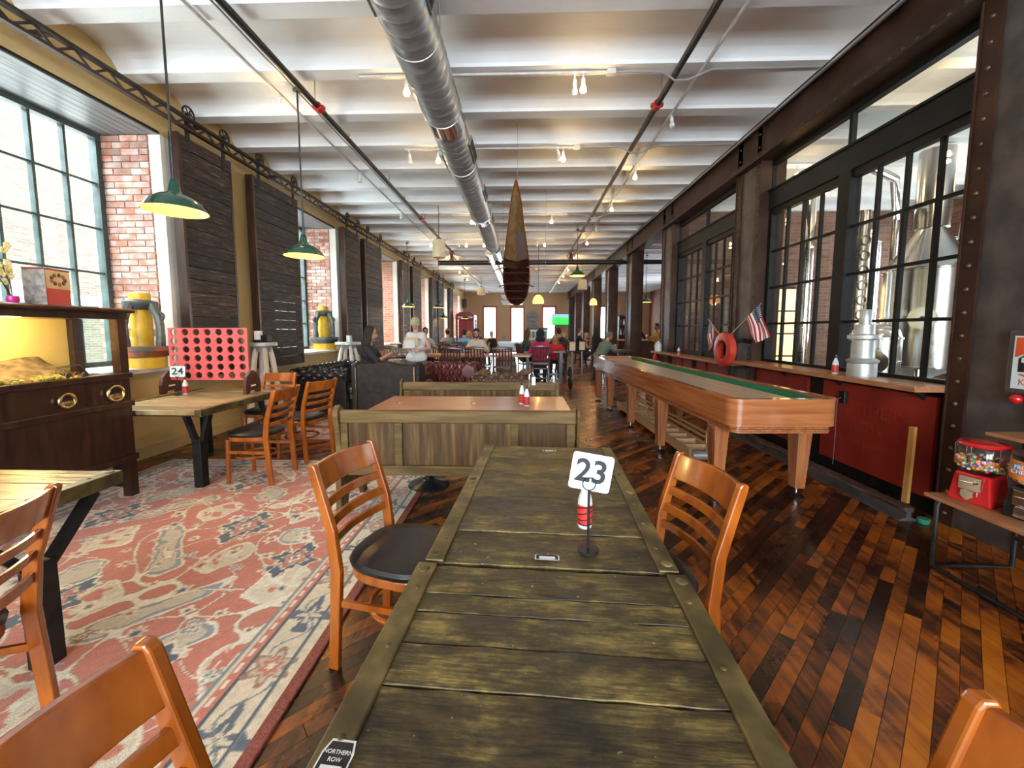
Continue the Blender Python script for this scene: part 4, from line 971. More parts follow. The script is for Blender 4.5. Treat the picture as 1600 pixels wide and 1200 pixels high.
# ------------------------------------------------------------------ leather seating
def quilt(u, v, nu, nv):
    # diamond buttoning, 0 at the buttons
    a = u * nu; c = v * nv; p = abs(math.sin(PI * (a + c) / 2)) * abs(math.sin(PI * (a - c) / 2)); return p ** .5
def chesterfield(label, loc, rz, W, D, H, mat):
    t = thing('chesterfield_sofa', label, 'sofa', loc, rz)      # faces +Y, back along -Y
    B().box(-W / 2 + .10, W / 2 - .10, -D / 2 + .06, D / 2 - .04, .10, .30).build('base', mat, t, bevel=.02)
    n = max(1, round((W - .4) / .6)); cw_ = (W - .44) / n
    for i in range(n): B().box(-W / 2 + .22 + cw_ * i + .004, -W / 2 + .22 + cw_ * (i + 1) - .004, -D / 2 + .24, D / 2 - .02, .30, .45).build('seat_cushion', mat, t, bevel=.035)
    R0 = .105; nu = max(4, round(W / .16))
    def roll(L, zc, nq):
        # quilted roll with the padded inner face, in the x (length), y (out), z frame
        def fn(u, v):
            x = (u - .5) * L; q = .046 * (quilt(u, v, nq * 2, 8) - .6)
            a = lerp(-.55 * PI, 1.30 * PI, v)       # from outer underside over the top to the inner face
            if v < .56:
                a = lerp(-.55 * PI, .62 * PI * 1.0, v / .56) ; a = PI - a - .0
                rr = R0 + q; return (x, math.cos(a) * rr, zc + math.sin(a) * rr)
            f = (v - .56) / .44; a = PI - .62 * PI; y0, z0 = math.cos(a) * (R0 + q), zc + math.sin(a) * (R0 + q)
            return (x, lerp(y0, y0 + .05, f) + q, lerp(z0, .40, f))
        return B().grid(fn, nq * 10, 40)
    bk = roll(W - .02, H - R0, nu).build('rolled_back', mat, t, smooth=True, fixn=False); bk.location = (0, -D / 2 + .12, 0)
    B().box(-W / 2 + .10, W / 2 - .10, -D / 2 + .05, -D / 2 + .17, .10, H - R0).build('outside_back', mat, t, bevel=.01)
    na = max(3, round(D / .17))
    for s in (-1, 1):
        a = roll(D - .04, H - R0, na).build('rolled_arm', mat, t, smooth=True, fixn=False); a.rotation_euler = (0, 0, R(-90) * -s * -1 if s < 0 else R(90)); a.location = (s * (W / 2 - .12), 0, 0)
        B().box(min(s * (W / 2 - .17), s * (W / 2 - .06)), max(s * (W / 2 - .17), s * (W / 2 - .06)), -D / 2 + .06, D / 2 - .05, .10, H - R0).build('arm_panel', mat, t, bevel=.01)
        for y in (D / 2 - .02,): B().cyl((s * (W / 2 - .12), y - .012, H - R0), (s * (W / 2 - .12), y + .012, H - R0), R0 + .006, n=24).build('scroll_front', mat, t, smooth=True, bevel=.006)
        for y in (-D / 2 + .12, D / 2 - .12): B().rings([(s * (W / 2 - .14), y, 0), (s * (W / 2 - .14), y, .10)], [.02, .032], 8).build('bun_foot', 'dark_wood', t, smooth=True)
    return t
chesterfield('black leather chesterfield sofa along the yellow wall', (-3.22, 7.0, .012), R(-90), 1.9, .92, .84, 'leather_black')
chesterfield('oxblood buttoned leather club chair facing the benches', (-1.36, 7.1, .012), R(180), 1.06, .86, .84, 'leather_red')
chesterfield('brown leather club chair backing onto the wooden bench', (-.33, 6.25, 0), 0, .92, .84, .80, 'leather_tan')
t = thing('wing_chair', 'dark leather wingback chair with its back to the benches', 'armchair', (-1.88, 5.62, .012))
W = .80
crest = [(-W / 2, .30)] + [(lerp(-W / 2, W / 2, i / 16), .955 + .05 * math.sin(PI * i / 16) + .012 * math.cos(4 * PI * i / 16)) for i in range(17)] + [(W / 2, .30)]
B().prism(crest, -.34, -.22, 'y').build('back', 'leather_brown', t, smooth=True, bevel=.02)
B().box(-W / 2, W / 2, -.34, .36, .14, .34).build('base', 'leather_brown', t, bevel=.02); B().box(-W / 2 + .12, W / 2 - .12, -.22, .36, .34, .47).build('seat_cushion', 'leather_brown', t, bevel=.04)
for s in (-1, 1):
    wing = [(-.34, .30), (-.34, .95), (-.20, 1.0), (-.05, .96), (.02, .80), (-.02, .66), (.34, .62), (.36, .56), (.36, .30)]
    B().prism(wing, min(s * W / 2, s * (W / 2 + .07)), max(s * W / 2, s * (W / 2 + .07))).build('wing_and_arm', 'leather_brown', t, bevel=.02)
    B().cyl((s * (W / 2 + .03), -.10, .63), (s * (W / 2 + .03), .38, .62), .075, n=16).build('arm_roll', 'leather_brown', t, smooth=True)
    B().rings([(s * W / 2, -.348, .32), (s * W / 2, -.348, .94)], .006, 6).build('nail_trim', 'brass', t)
    for y in (-.28, .30): B().rings([(s * .34, y, 0), (s * .34, y, .15)], [.016, .03], 8).build('leg', 'dark_wood', t)
# red lit side cushion
# ------------------------------------------------------------------ right hand side: counter, rail, shuffleboard
c1 = tag(B().box(2.92, 3.26, 3.03, 5.83, .985, 1.03).build('counter_shelf', 'counter_wood', bevel=.004), 'long wooden drink shelf under the brewery windows with the steel casting', 'shelf')
c2 = tag(B().box(2.97, 3.26, 5.86, 9.4, .93, .972).build('counter_shelf', 'counter_wood', bevel=.004), 'wooden drink shelf past the red ring holding small bottles', 'shelf')
for c, (a, b2) in ((c1, (3.2, 5.7)), (c2, (6.1, 9.2))):
    for i in range(4): y = lerp(a, b2, i / 3); B().prism([(3.16, .98 if c is c1 else .925), (3.06, .98 if c is c1 else .925), (3.16, .90)], y - .012, y + .012, 'y').build('bracket', 'steel_black', c)
rl = thing('steel_rail', 'long rusty steel rail lying on the floor below the red panels', 'rail', (2.93, 0, 0))
B().prism([(-.07, 0), (.07, 0), (.07, .012), (.02, .03), (.015, .07), (.035, .08), (.035, .105), (-.035, .105), (-.035, .08), (-.015, .07), (-.02, .03), (-.07, .012)], 3.0, 9.3, 'y').build('rail', 'steel_web', rl)
B().box(-.052, -.036, 3.0, 9.3, .085, .10).build('worn_edge', 'chrome', rl)
# faint painted lettering on the red panel
M['faded_white'] = mk('faded_white', (.33, .05, .035), (.24, .018, .012), rough=.5, scale=12, lo=.3, hi=.6)
for s_, sz_, y_, z_ in (('NORTHERN', .15, 3.72, .70), ('ROW', .15, 3.72, .54), ('BREWERY & DISTILLERY', .062, 3.72, .38)):
    text('faded_lettering', s_, sz_, 'faded_white', dd, (3.1785, y_, z_), (R(90), 0, R(-90)), .0006)
ol = thing('wall_outlet', 'black outlet box with a grey cord on the red panel', 'outlet', (3.17, 3.98, .79)); B().box(-.03, .008, -.035, .035, -.06, .06).build('box', 'black_plastic', ol, bevel=.004)
B().rings([(-.035, 0, .0), (-.06, .01, -.02), (-.06, .015, -.2), (-.05, .02, -.45), (-.07, .0, -.68)], .003, 6).build('cord', 'iron_grey', ol, smooth=True)
st = B().box(-.012, .012, -.022, .022, 0, .60).build('wooden_stick', 'stick_wood', loc=(3.00, 3.11, .100)); st.rotation_euler = (R(-6), R(7), 0); tag(st, 'flat pale wooden stick leaning against the red panel', 'stick')
# shuffleboard: local y runs away from the viewer, x across
A2 = R(1.9)
sb = thing('shuffleboard_table', 'long polished wood shuffleboard table with green gutters', 'game table', (2.04, 3.10, 0), A2)
W, LN, ZT = .86, 5.25, .90
def rr(w, l0, l1, r, n=6):
    P = []
    for cx, cy, a0 in ((w - r, l1 - r, 0), (-w + r, l1 - r, 90), (-w + r, l0 + r, 180), (w - r, l0 + r, 270)):
        for q in range(n + 1): a = R(a0 + 90 * q / n); P.append((cx + r * math.cos(a), cy + r * math.sin(a)))
    return P
def ringwall(o, i, z0, z1):
    n = len(o); vs = [(*p, z0) for p in o] + [(*p, z1) for p in o] + [(*p, z1) for p in i] + [(*p, z0) for p in i]; fs = []
    for q in range(n):
        r_ = (q + 1) % n; fs += [(q, r_, n + r_, n + q), (n + q, n + r_, 2 * n + r_, 2 * n + q), (2 * n + q, 2 * n + r_, 3 * n + r_, 3 * n + q), (3 * n + q, 3 * n + r_, r_, q)]
    return B().add(vs, fs)
ringwall(rr(W / 2, 0, LN, .10), rr(W / 2 - .05, .05, LN - .05, .06), .70, ZT).build('cabinet', 'sb_wood', sb, smooth=True)
ringwall(rr(W / 2 + .004, -.004, LN + .004, .104), rr(W / 2 - .06, .06, LN - .06, .05), ZT, ZT + .018).build('rim', 'sb_wood', sb, smooth=True)
for i in range(4):
    z = .64 + .016 * i; o_ = .03 - .004 * (i % 2)
    ringwall(rr(W / 2 - o_, o_, LN - o_, .07), rr(W / 2 - .07, .07, LN - .07, .03), z, z + .013).build('fluted_band', 'sb_leg', sb, smooth=True)
B().box(-W / 2 + .05, W / 2 - .05, .05, LN - .05, .74, .775).build('gutter_felt', 'green_felt', sb)
B().box(W / 2 - .062, W / 2 - .05, .08, LN - .08, .775, ZT - .004).build('felt_lining', 'green_felt', sb); B().box(-W / 2 + .05, -W / 2 + .062, .08, LN - .08, .775, ZT - .004).build('felt_lining', 'green_felt', sb)
B().box(-.26, .25, .22, LN - .22, .775, .872).build('playing_lane', 'sb_lane', sb)
B().box(-W / 2 + .08, W / 2 - .08, .08, LN - .08, .66, .74).build('under_frame', 'sb_leg', sb)
for y in (.33, 1.62, 2.80, 4.05, 5.0):
    for s in (-1, 1):
        x = s * (W / 2 - .075)
        lg = B().add([(x + sx * q, y + sy * q2, z) for z, q, q2 in ((.085, .042, .045), (.64, .062, .075)) for sx, sy in ((-1, -1), (1, -1), (1, 1), (-1, 1))], [(3, 2, 1, 0), (4, 5, 6, 7)] + [(i, (i + 1) % 4, 4 + (i + 1) % 4, 4 + i) for i in range(4)]).build('leg', 'sb_leg', sb, bevel=.004)
        for q in (-.022, .0, .022): B().bar((x + s * .062, y + q, .60), (x + s * .046, y + q * .7, .20), .003, .006).build('flute', 'dark_wood', lg)
        for q in (-.035, .0, .035): o = ob('bolt', rivm, lg, (x + s * .062, y + q, .622)); o.rotation_euler = (0, R(90 * s), 0); o.scale = (.6, .6, .6)
        B().cyl((x, y, .03), (x, y, .09), .013, n=10).build('levelling_screw', 'chrome', lg, smooth=True)
        B().lathe([(.062, 0), (.064, .010), (.05, .022), (.018, .034)], 20, (x, y, 0)).build('levelling_foot', 'iron_black', lg, smooth=True)
# slatted rack on the floor under it
rk = thing('puck_rack', 'open pine tray with dividers under the shuffleboard', 'rack', (2.02, 4.30, 0), A2)
for x in (-.20, .10): B().box(x - .01, x + .01, 0, 3.0, .05, .155).build('side_board', 'pine', rk)
B().box(-.2, .1, 0, 3.0, .045, .055).build('bottom', 'pine', rk)
for i in range(13): B().box(-.19, .09, .02 + 2.96 * i / 12 - .008, .02 + 2.96 * i / 12 + .008, .055, .135).build('divider', 'pine', rk)
for z in (.20, .26): B().box(.09, .11, .25, 2.9, z, z + .028).build('rear_slat', 'pine', rk)
for y in (.25, 1.5, 2.85): B().box(.092, .112, y, y + .03, .05, .30).build('slat_post', 'pine', rk)
B().cyl((-.20, -.03, .10), (.10, -.03, .10), .05, n=16).build('end_roller', 'conduit', rk)
for y in (.03, 2.9):
    for x in (-.19, .09): B().box(x - .012, x + .012, y - .03, y + .03, 0, .05).build('foot', 'pine', rk)

# ------------------------------------------------------------------ red ring with two flags
rg_ = thing('red_ring', 'heavy red painted steel ring fixed to the riveted column', 'ring', (2.90, 5.83, 1.17))
mtx = Matrix.Rotation(R(-90), 3, 'Y')
B().lathe([(.14, -.05), (.22, -.055), (.245, -.04), (.25, 0), (.245, .04), (.22, .055), (.14, .05), (.132, 0), (.14, -.05)], 36, (0, 0, 0), mtx).build('ring', 'red_ring', rg_, smooth=True)
B().box(.03, .26, -.06, .06, .10, .16).build('mount_bracket', 'steel_black', rg_)
def flag(label, base, tip, drop, hoist, fly, seed, curl):
    t = thing('american_flag', label, 'flag', (0, 0, 0), 0, 'little american flags')
    base, tip = Vector(base), Vector(tip); B().rings([base, tip], .005, 7).build('pole', 'pine', t); B().ball(tip, .009, 6).build('finial', 'brass', t)
    pd = (base - tip).normalized(); dr = Vector(drop).normalized(); nrm = pd.cross(dr).normalized()
    def S(u, v, off=0):   # u along hoist from the tip, v along the fly
        p = tip + pd * (.02 + hoist * u * (1 - .22 * v)) + dr * fly * v * (1 - .10 * u) + nrm * (.022 * math.sin(v * 5 + u * 5 + seed) * (.3 + v) + .016 * math.sin(u * 11 + seed))
        p += pd * curl * v * .10
        return p + nrm * off
    def patch(name, mat, u0, u1, v0, v1, nu, nv, off=0): return B().grid(lambda a, c: S(lerp(u0, u1, a), lerp(v0, v1, c), off), nu, nv).build(name, mat, t, smooth=True, fixn=False)
    for i in range(13): patch('stripe', 'flag_red' if i % 2 == 0 else 'flag_white', i / 13, (i + 1) / 13, .4 if i < 7 else 0, 1, 2, 14)
    patch('canton', 'flag_blue', 0, 7 / 13, 0, .4, 8, 8)
    b_ = B()
    for r in range(9):
        for c in range(6 if r % 2 == 0 else 5):
            u = (r + .8) / 18.5; v = .4 * (c + (.6 if r % 2 == 0 else 1.1)) / 6.2
            for off in (.0012, -.0012):
                pts = []
                for q in range(10):
                    a = 2 * PI * q / 10; rr_ = .0085 if q % 2 == 0 else .004; pts.append(S(u + rr_ * math.cos(a) / hoist, v + rr_ * math.sin(a) / fly, off))
                b_.add(pts, [tuple(range(10))])
    b_.build('stars', 'flag_white', t, fixn=False)
    return t
M['flag_red'] = mk('flag_red', (.42, .015, .03), rough=.7); M['flag_white'] = mk('flag_white', (.74, .72, .70), rough=.7); M['flag_blue'] = mk('flag_blue', (.018, .025, .10), rough=.7)
flag('larger flag drooping over the window beside the red ring', (2.91, 5.74, 1.37), (3.06, 5.27, 1.80), (.06, -.34, -1.0), .30, .46, 0, -.2)
flag('smaller flag leaning away from the red ring in front of the blue bin', (2.90, 5.96, 1.36), (2.92, 6.42, 1.62), (-.02, .05, -1), .26, .40, 1.4, .3)
t = thing('steel_casting', 'stacked grey pipe casting with flanges on the drink shelf', 'casting', (3.08, 3.70, 1.03))
B().lathe([(.105, 0), (.108, .02), (.105, .12), (.115, .13), (.12, .15), (.085, .17), (.082, .33), (.12, .345), (.12, .375), (.075, .385), (.072, .47), (.045, .475), (.044, .60), (.040, .605)], 28).build('casting', 'zinc_cast', t, smooth=True)
for i in range(6): a = PI / 3 * i; B().cyl((.10 * math.cos(a), .10 * math.sin(a), .33), (.10 * math.cos(a), .10 * math.sin(a), .39), .011, n=6).build('bolt', 'zinc_cast', t)
bottle('red labelled bottle beside the grey casting', (3.02, 3.93, 1.03), .17, .026)
bottle('tiny red capped bottle on the drink shelf past the ring', (3.06, 7.95, .972), .15, .03)
jg = thing('water_jug', 'white plastic jug at the end of the drink shelf', 'jug', (3.08, 9.22, .972)); B().lathe([(.07, 0), (.075, .02), (.075, .16), (.03, .20), (.03, .23)], 16).build('jug', 'white_plastic', jg, smooth=True); B().rings([(.02, 0, .22), (.03, -.03, .27), (.05, -.05, .26)], .008, 6).build('pump', 'chrome', jg)
# ------------------------------------------------------------------ framed bill and gumball stand by the column
po = thing('framed_poster', 'framed red and white bill reading KICKER on the steel column', 'poster', (3.13, 2.40, 1.25))
B().box(-.035, .02, -.235, .235, -.20, .20).build('frame', 'steel_web', po, bevel=.01); pf = B().box(-.038, -.035, -.20, .20, -.165, .165).build('sheet', 'sign_white', po)
M['poster_orange'] = mk('poster_orange', (.72, .09, .02), rough=.5); M['poster_blue'] = mk('poster_blue', (.05, .13, .30), rough=.5)
B().prism([(.19, .155), (.19, .03), (.13, .06), (.11, .10), (.09, .155)], -.0395, -.038).build('orange_field', 'poster_orange', pf)
B().prism([(.17, -.06), (.17, .025), (.12, .065), (.08, .12), (-.05, .12), (-.15, .02), (-.15, -.06)], -.0395, -.038).build('dark_shape', 'ink_black', pf)
B().prism([(.155, .0), (.155, .03), (.10, .04), (.06, .02), (.09, -.01)], -.0405, -.0395).build('pale_shape', 'white_plastic', pf); B().prism([(.15, -.02), (.10, .0), (.05, .0), (.08, -.03)], -.0405, -.0395).build('blue_shape', 'poster_blue', pf); B().prism([(.14, -.05), (.12, -.025), (.06, -.05)], -.0405, -.0395).build('yellow_shape', 'yellow_paint', pf)
text('title', 'KICKER', .055, 'poster_orange', pf, (-.0388, .07, -.125), (R(90), 0, R(-90)), .0004)
B().prism([(.17, -.075), (.13, -.09), (.11, -.085), (.15, -.07)], -.0395, -.038).build('red_mark', 'poster_orange', pf)
kn = thing('red_ball_ornament', 'round red ball under the framed bill', 'ornament', (3.12, 2.56, 1.02)); B().ball((-.03, 0, 0), .03, 12).build('ball', 'red_gloss', kn, smooth=True); B().cyl((-.01, 0, 0), (.03, 0, 0), .014).build('shank', 'iron_black', kn)
gs = thing('gumball_stand', 'black pipe stand with two orange wood shelves by the column', 'stand', (2.72, 2.06, 0))
B().box(-.24, .24, -.38, .40, .43, .452).build('lower_shelf', 'counter_wood', gs, bevel=.003); B().box(.02, .30, -.36, .34, .83, .85).build('upper_shelf', 'counter_wood', gs, bevel=.003)
for y in (-.30, .34):
    B().rings([(-.20, y, .425), (-.215, y, .40), (-.215, y, .012), (.0, y, .012), (.26, y, .012), (.26, y, .80), (.23, y, .825), (.10, y, .825)], .0125, 8).build('pipe_loop', 'iron_black', gs, smooth=True)
B().cyl((-.215, -.30, .012), (-.215, .34, .012), .0125, n=8).build('floor_bar', 'iron_black', gs, smooth=True); B().rings([(.26, -.30, .2), (.12, 0, .16), (.26, .34, .2)], .01, 8).build('curved_brace', 'iron_black', gs, smooth=True)
def vend(label, loc, rz, bodymat, lidmat):
    t = thing('gumball_machine', label, 'gumball machine', loc, rz)      # front faces -X
    b_ = B().add([(sx * q, sy * q, z) for z, q in ((0, .105), (.19, .085)) for sx, sy in ((-1, -1), (1, -1), (1, 1), (-1, 1))], [(3, 2, 1, 0), (4, 5, 6, 7)] + [(i, (i + 1) % 4, 4 + (i + 1) % 4, 4 + i) for i in range(4)])
    b_.build('body', bodymat, t, bevel=.012)
    B().lathe([(.085, .19), (.105, .205), (.122, .235), (.122, .36), (.11, .375)], 28).build('globe', 'globe_glass', t, smooth=True)
    B().lathe([(.118, .37), (.12, .378), (.112, .392), (.06, .40), (1e-5, .402)], 28).build('lid', lidmat, t, smooth=True)
    d = B().box(-.108, -.092, -.055, .055, .085, .175).build('coin_plate', 'chrome', t, bevel=.004)
    B().cyl((-.112, 0, .135), (-.125, 0, .135), .022, n=16).build('turn_knob', 'chrome', d, smooth=True); B().bar((-.13, -.03, .135), (-.13, .03, .135), .012, .014).build('knob_wing', 'chrome', d)
    B().prism([(-.030, .085), (.030, .085), (.034, .05), (.0, .018), (-.034, .05)], -.128, -.104).build('chute_flap', 'chrome', t, bevel=.004)
    for i in range(6): a = 2 * PI * i / 6; B().cyl((.119 * math.cos(a), .119 * math.sin(a), .23), (.119 * math.cos(a), .119 * math.sin(a), .37), .0025, n=5).build('globe_rib', 'chrome', t)
    return t
m1 = vend('red gumball machine filled with coloured balls', (2.66, 2.33, .452), R(18), 'red_gloss', 'red_gloss'); m1.scale = (.9,) * 3
gcols = [(.70, .05, .04), (.85, .55, .03), (.05, .30, .08), (.75, .72, .68), (.05, .10, .35), (.80, .25, .03), (.75, .30, .35)]
gm = [mk('gumball_%d' % i, c, rough=.25) for i, c in enumerate(gcols)]
def balls(t, n, zmax, seed, mats):
    rg = random.Random(seed); bs_ = [B() for _ in mats]; me = bpy.data.meshes.new('gumballs'); vs = []; fs = []; mi = []
    for i in range(n):
        r = .115 * math.sqrt(rg.random()) if i % 2 else .106; a = rg.uniform(0, 2 * PI); z = rg.uniform(.222, zmax)
        rl_ = min(r, .108 if z > .235 else .095); q = B().ball((rl_ * math.cos(a), rl_ * math.sin(a), z), .0115, 6); o_ = len(vs); vs += q.v; fs += [tuple(k + o_ for k in f) for f in q.f]; mi += [rg.randrange(len(mats))] * len(q.f)
    me.from_pydata(vs, [], fs)
    for m_ in mats: me.materials.append(m_)
    me.polygons.foreach_set('material_index', mi); me.polygons.foreach_set('use_smooth', [True] * len(fs)); me.update()
    o = ob('gumballs', me, t); o['kind'] = 'stuff'; return o
balls(m1, 420, .285, 1, gm)
m2 = vend('black gumball machine with an orange fruit chews wrap', (2.70, 2.09, .452), R(10), 'black_plastic', 'black_plastic'); m2.scale = (.9,) * 3
balls(m2, 200, .25, 2, gm[:4])
M['chew_orange'] = mk('chew_orange', (.80, .20, .03), (.85, .35, .06), rough=.35, scale=14)
w_ = B().lathe([(.1235, .24), (.1235, .352)], 20, a0=R(100), a1=R(260)).build('paper_wrap', 'chew_orange', m2, smooth=True, fixn=False)
b_ = B(); 
def onwrap(a, z, off=.0): r = .1245 + off; return (r * math.cos(a), r * math.sin(a), z)
P = []
for q in range(24):
    a = 2 * PI * q / 24; k_ = 1 if q % 2 else .82; P.append(onwrap(R(172) + .50 * k_ * math.cos(a), .305 + .040 * k_ * math.sin(a), .001))
M['chew_blue'] = mk('chew_blue', (.08, .30, .62), rough=.4)
b_.add(P, [tuple(range(24))]).build('blue_burst', 'chew_blue', w_, fixn=False)
for s_, z_ in (('FRUIT', .315), ('CHEWS', .288)):
    o = text('lettering', s_, .030, 'white_plastic', w_, (-.1285, .012, z_), (R(90), 0, R(-95)), .0008)
B().box(-.124, -.108, -.03, .035, .02, .075).build('cash_plate', 'chrome', m2)
tb = tag(B().lathe([(.035, 0), (.04, .03), (.035, .035)], 12).build('green_tape_roll', 'green_felt', loc=(3.02, 2.98, 0)), 'small green roll on the floor beside the column base', 'roll')
# ------------------------------------------------------------------ ceiling services
dc = thing('spiral_duct', 'big galvanized spiral duct running under the ceiling', 'duct', (-.92, 0, 3.90))
DR = .215
M['duct_spiral'] = M['galvanized'].copy()
_nt = M['duct_spiral'].node_tree; _b = _nt.nodes['Principled BSDF']
_g = _nt.nodes.new('ShaderNodeNewGeometry'); _w = _nt.nodes.new('ShaderNodeTexWave'); _w.bands_direction = 'Y'; _w.inputs['Scale'].default_value = 2.6; _w.inputs['Distortion'].default_value = .4
_nt.links.new(_g.outputs['Position'], _w.inputs['Vector']); _p = _nt.nodes.new('ShaderNodeBump'); _p.inputs['Strength'].default_value = .08; _p.inputs['Distance'].default_value = .006
_nt.links.new(_w.outputs[0], _p.inputs['Height']); _nt.links.new(_p.outputs[0], _b.inputs['Normal'])
def ductseg(name, ya, yb, r):
    b_ = B(); y = ya; prof_ = []
    while y < yb: prof_ += [(r, y), (r, y + .128), (r + .003, y + .132), (r + .003, y + .138), (r, y + .142)]; y += .142
    return b_.lathe([(q, z) for q, z in prof_], 32, (0, 0, 0), Matrix.Rotation(R(-90), 3, 'X')).build(name, 'duct_spiral', dc, smooth=True)
ductseg('duct_run', -5, 4.62, DR); ductseg('duct_run', 4.85, 8.6, DR * .96); ductseg('duct_run', 8.75, 11.6, DR * .93)
for y in (4.60, 8.58): B().lathe([(DR * 1.03, y), (DR * 1.03, y + .27)], 32, (0, 0, 0), Matrix.Rotation(R(-90), 3, 'X')).build('bright_collar', 'chrome', dc, smooth=True)
for y, s in ((2.9, -1), (2.9, 1), (5.6, 1), (5.9, -1), (7.3, 1), (8.9, 1), (9.0, -1)):
    d = B().box(-.012, .012, -.30, .30, -.06, .06).build('side_register', 'galvanized', dc, loc=(s * (DR + .005), y, -.02)); d.rotation_euler = (0, R(12 * s), 0)
    for k_ in range(5): B().box(s * .012 - .004, s * .012 + .004, -.27, .27, -.045 + .02 * k_, -.037 + .02 * k_).build('register_louvre', 'steel_black', d)
for y in (3.5, 6.0, 8.6, 11.2):
    B().rings([(DR * 1.0 * math.cos(a), y, DR * 1.0 * math.sin(a)) for a in [PI * (1 + i / 12) for i in range(13)]] + [(DR, y, .27)], .006, 5).build('strap', 'conduit', dc); B().cyl((-DR, y, 0), (-DR, y, .30), .005, n=5).build('strap_rod', 'conduit', dc)
B().lathe([(1e-5, 0), (DR * .93, .0), (DR * .93, .02)], 28, (0, 11.6, 0), Matrix.Rotation(R(-90), 3, 'X')).build('end_cap', 'beige_shade', dc, smooth=True)
for k_, (x, z) in enumerate(((-1.05, 3.72), (-.78, 3.78))):
    t = thing('slim_duct', ['bright slim metal duct nearer the windows past the big duct', 'bright slim metal duct nearer the canoe past the big duct'][k_], 'duct', (x, 0, z), 0, 'slim ducts past the big duct')
    B().cyl((0, 11.9, 0), (0, 24.6, 0), .11, n=18).build('duct', 'chrome', t, smooth=True)
    for y in (13, 15.5, 18, 20.5, 23): B().cyl((0, y, 0), (0, y + .1, 0), .118, n=18).build('joint', 'galvanized', t, smooth=True); B().cyl((0, y + .05, .1), (0, y + .05, 4.15 - z), .008, n=5).build('hanger', 'conduit', t)
ac = thing('air_handler', 'white louvred air unit at the end of the ducts', 'air unit', (-.75, 25.2, 3.1))
for k_ in range(2): B().add([(-.62, 0, .35 * k_), (.62, 0, .35 * k_), (.75, 0, .35 * k_ + .22), (-.75, 0, .35 * k_ + .22), (-.62, .8, .35 * k_), (.62, .8, .35 * k_), (.75, .8, .35 * k_ + .22), (-.75, .8, .35 * k_ + .22)], [(3, 2, 1, 0), (4, 5, 6, 7), (0, 1, 5, 4), (1, 2, 6, 5), (2, 3, 7, 6), (3, 0, 4, 7)]).build('hood', 'white_duct', ac)
B().box(-.4, .4, .1, .7, .57, 1.05).build('riser', 'white_duct', ac)
# sprinkler mains with red couplings
def main_pipe(label, x, z, ya, yb, coup, r=.033):
    t = thing('sprinkler_main', label, 'pipe', (x, 0, z)); B().cyl((0, ya, 0), (0, yb, 0), r, n=12).build('pipe', 'pipe_black', t, smooth=True)
    for y in coup:
        c = B().cyl((0, y - .045, 0), (0, y + .045, 0), r * 1.5, n=12).build('red_coupling', 'red_paint', t, smooth=True); B().box(-r * 2.1, r * 2.1, y - .025, y + .025, -.015, .015).build('coupling_lug', 'red_paint', c)
    y = ya + .6
    while y < yb: B().cyl((0, y, r), (0, y, 4.5 - z), .006, n=5).build('hanger_rod', 'conduit', t); B().lathe([(.012, -.06), (.02, -.045), (.008, -.03), (.012, 0)], 8, (0, y + .9, r + .06)).build('sprinkler_head', 'brass', t); y += 2.55
    return t
main_pipe('black sprinkler pipe with red couplings above the rug', -2.44, 4.08, -6, 14.0, (4.88, 9.6, 13.6)); main_pipe('black sprinkler pipe with red couplings above the shuffleboard', 1.55, 4.08, -6, 14.6, (4.95, 10.9, 13.4))
for k_, x in enumerate((-2.55, 1.75)):
    t = thing('sprinkler_main', ['white painted pipe carrying on past the black cross pipe, window side', 'white painted pipe carrying on past the black cross pipe, column side'][k_], 'pipe', (x, 0, 4.05)); B().cyl((0, 14.2, 0), (0, 28.0, 0), .045, n=10).build('pipe', 'pipe_white', t, smooth=True); [B().cyl((0, y_, 0), (0, y_, .45), .006, n=5).build('hanger_rod', 'conduit', t) for y_ in (15, 18, 21, 24, 27)]
cp = thing('cross_pipe', 'thick black pipe crossing the room behind the canoe', 'pipe', (0, 13.5, 3.70)); B().cyl((-2.85, 0, 0), (8.5, 0, 0), .075, n=14).build('pipe', 'pipe_black', cp, smooth=True); B().cyl((-2.88, 0, 0), (-2.83, 0, 0), .09, n=14).build('red_end', 'red_paint', cp)
for x in (-2.44, 1.55):
    d = B().cyl((x, 0, .05), (x, 0, .38), .045, n=10).build('riser', 'pipe_black', cp); 
    for z in (.09, .33): B().cyl((x, 0, z - .03), (x, 0, z + .03), .075, n=10).build('red_coupling', 'red_paint', d)
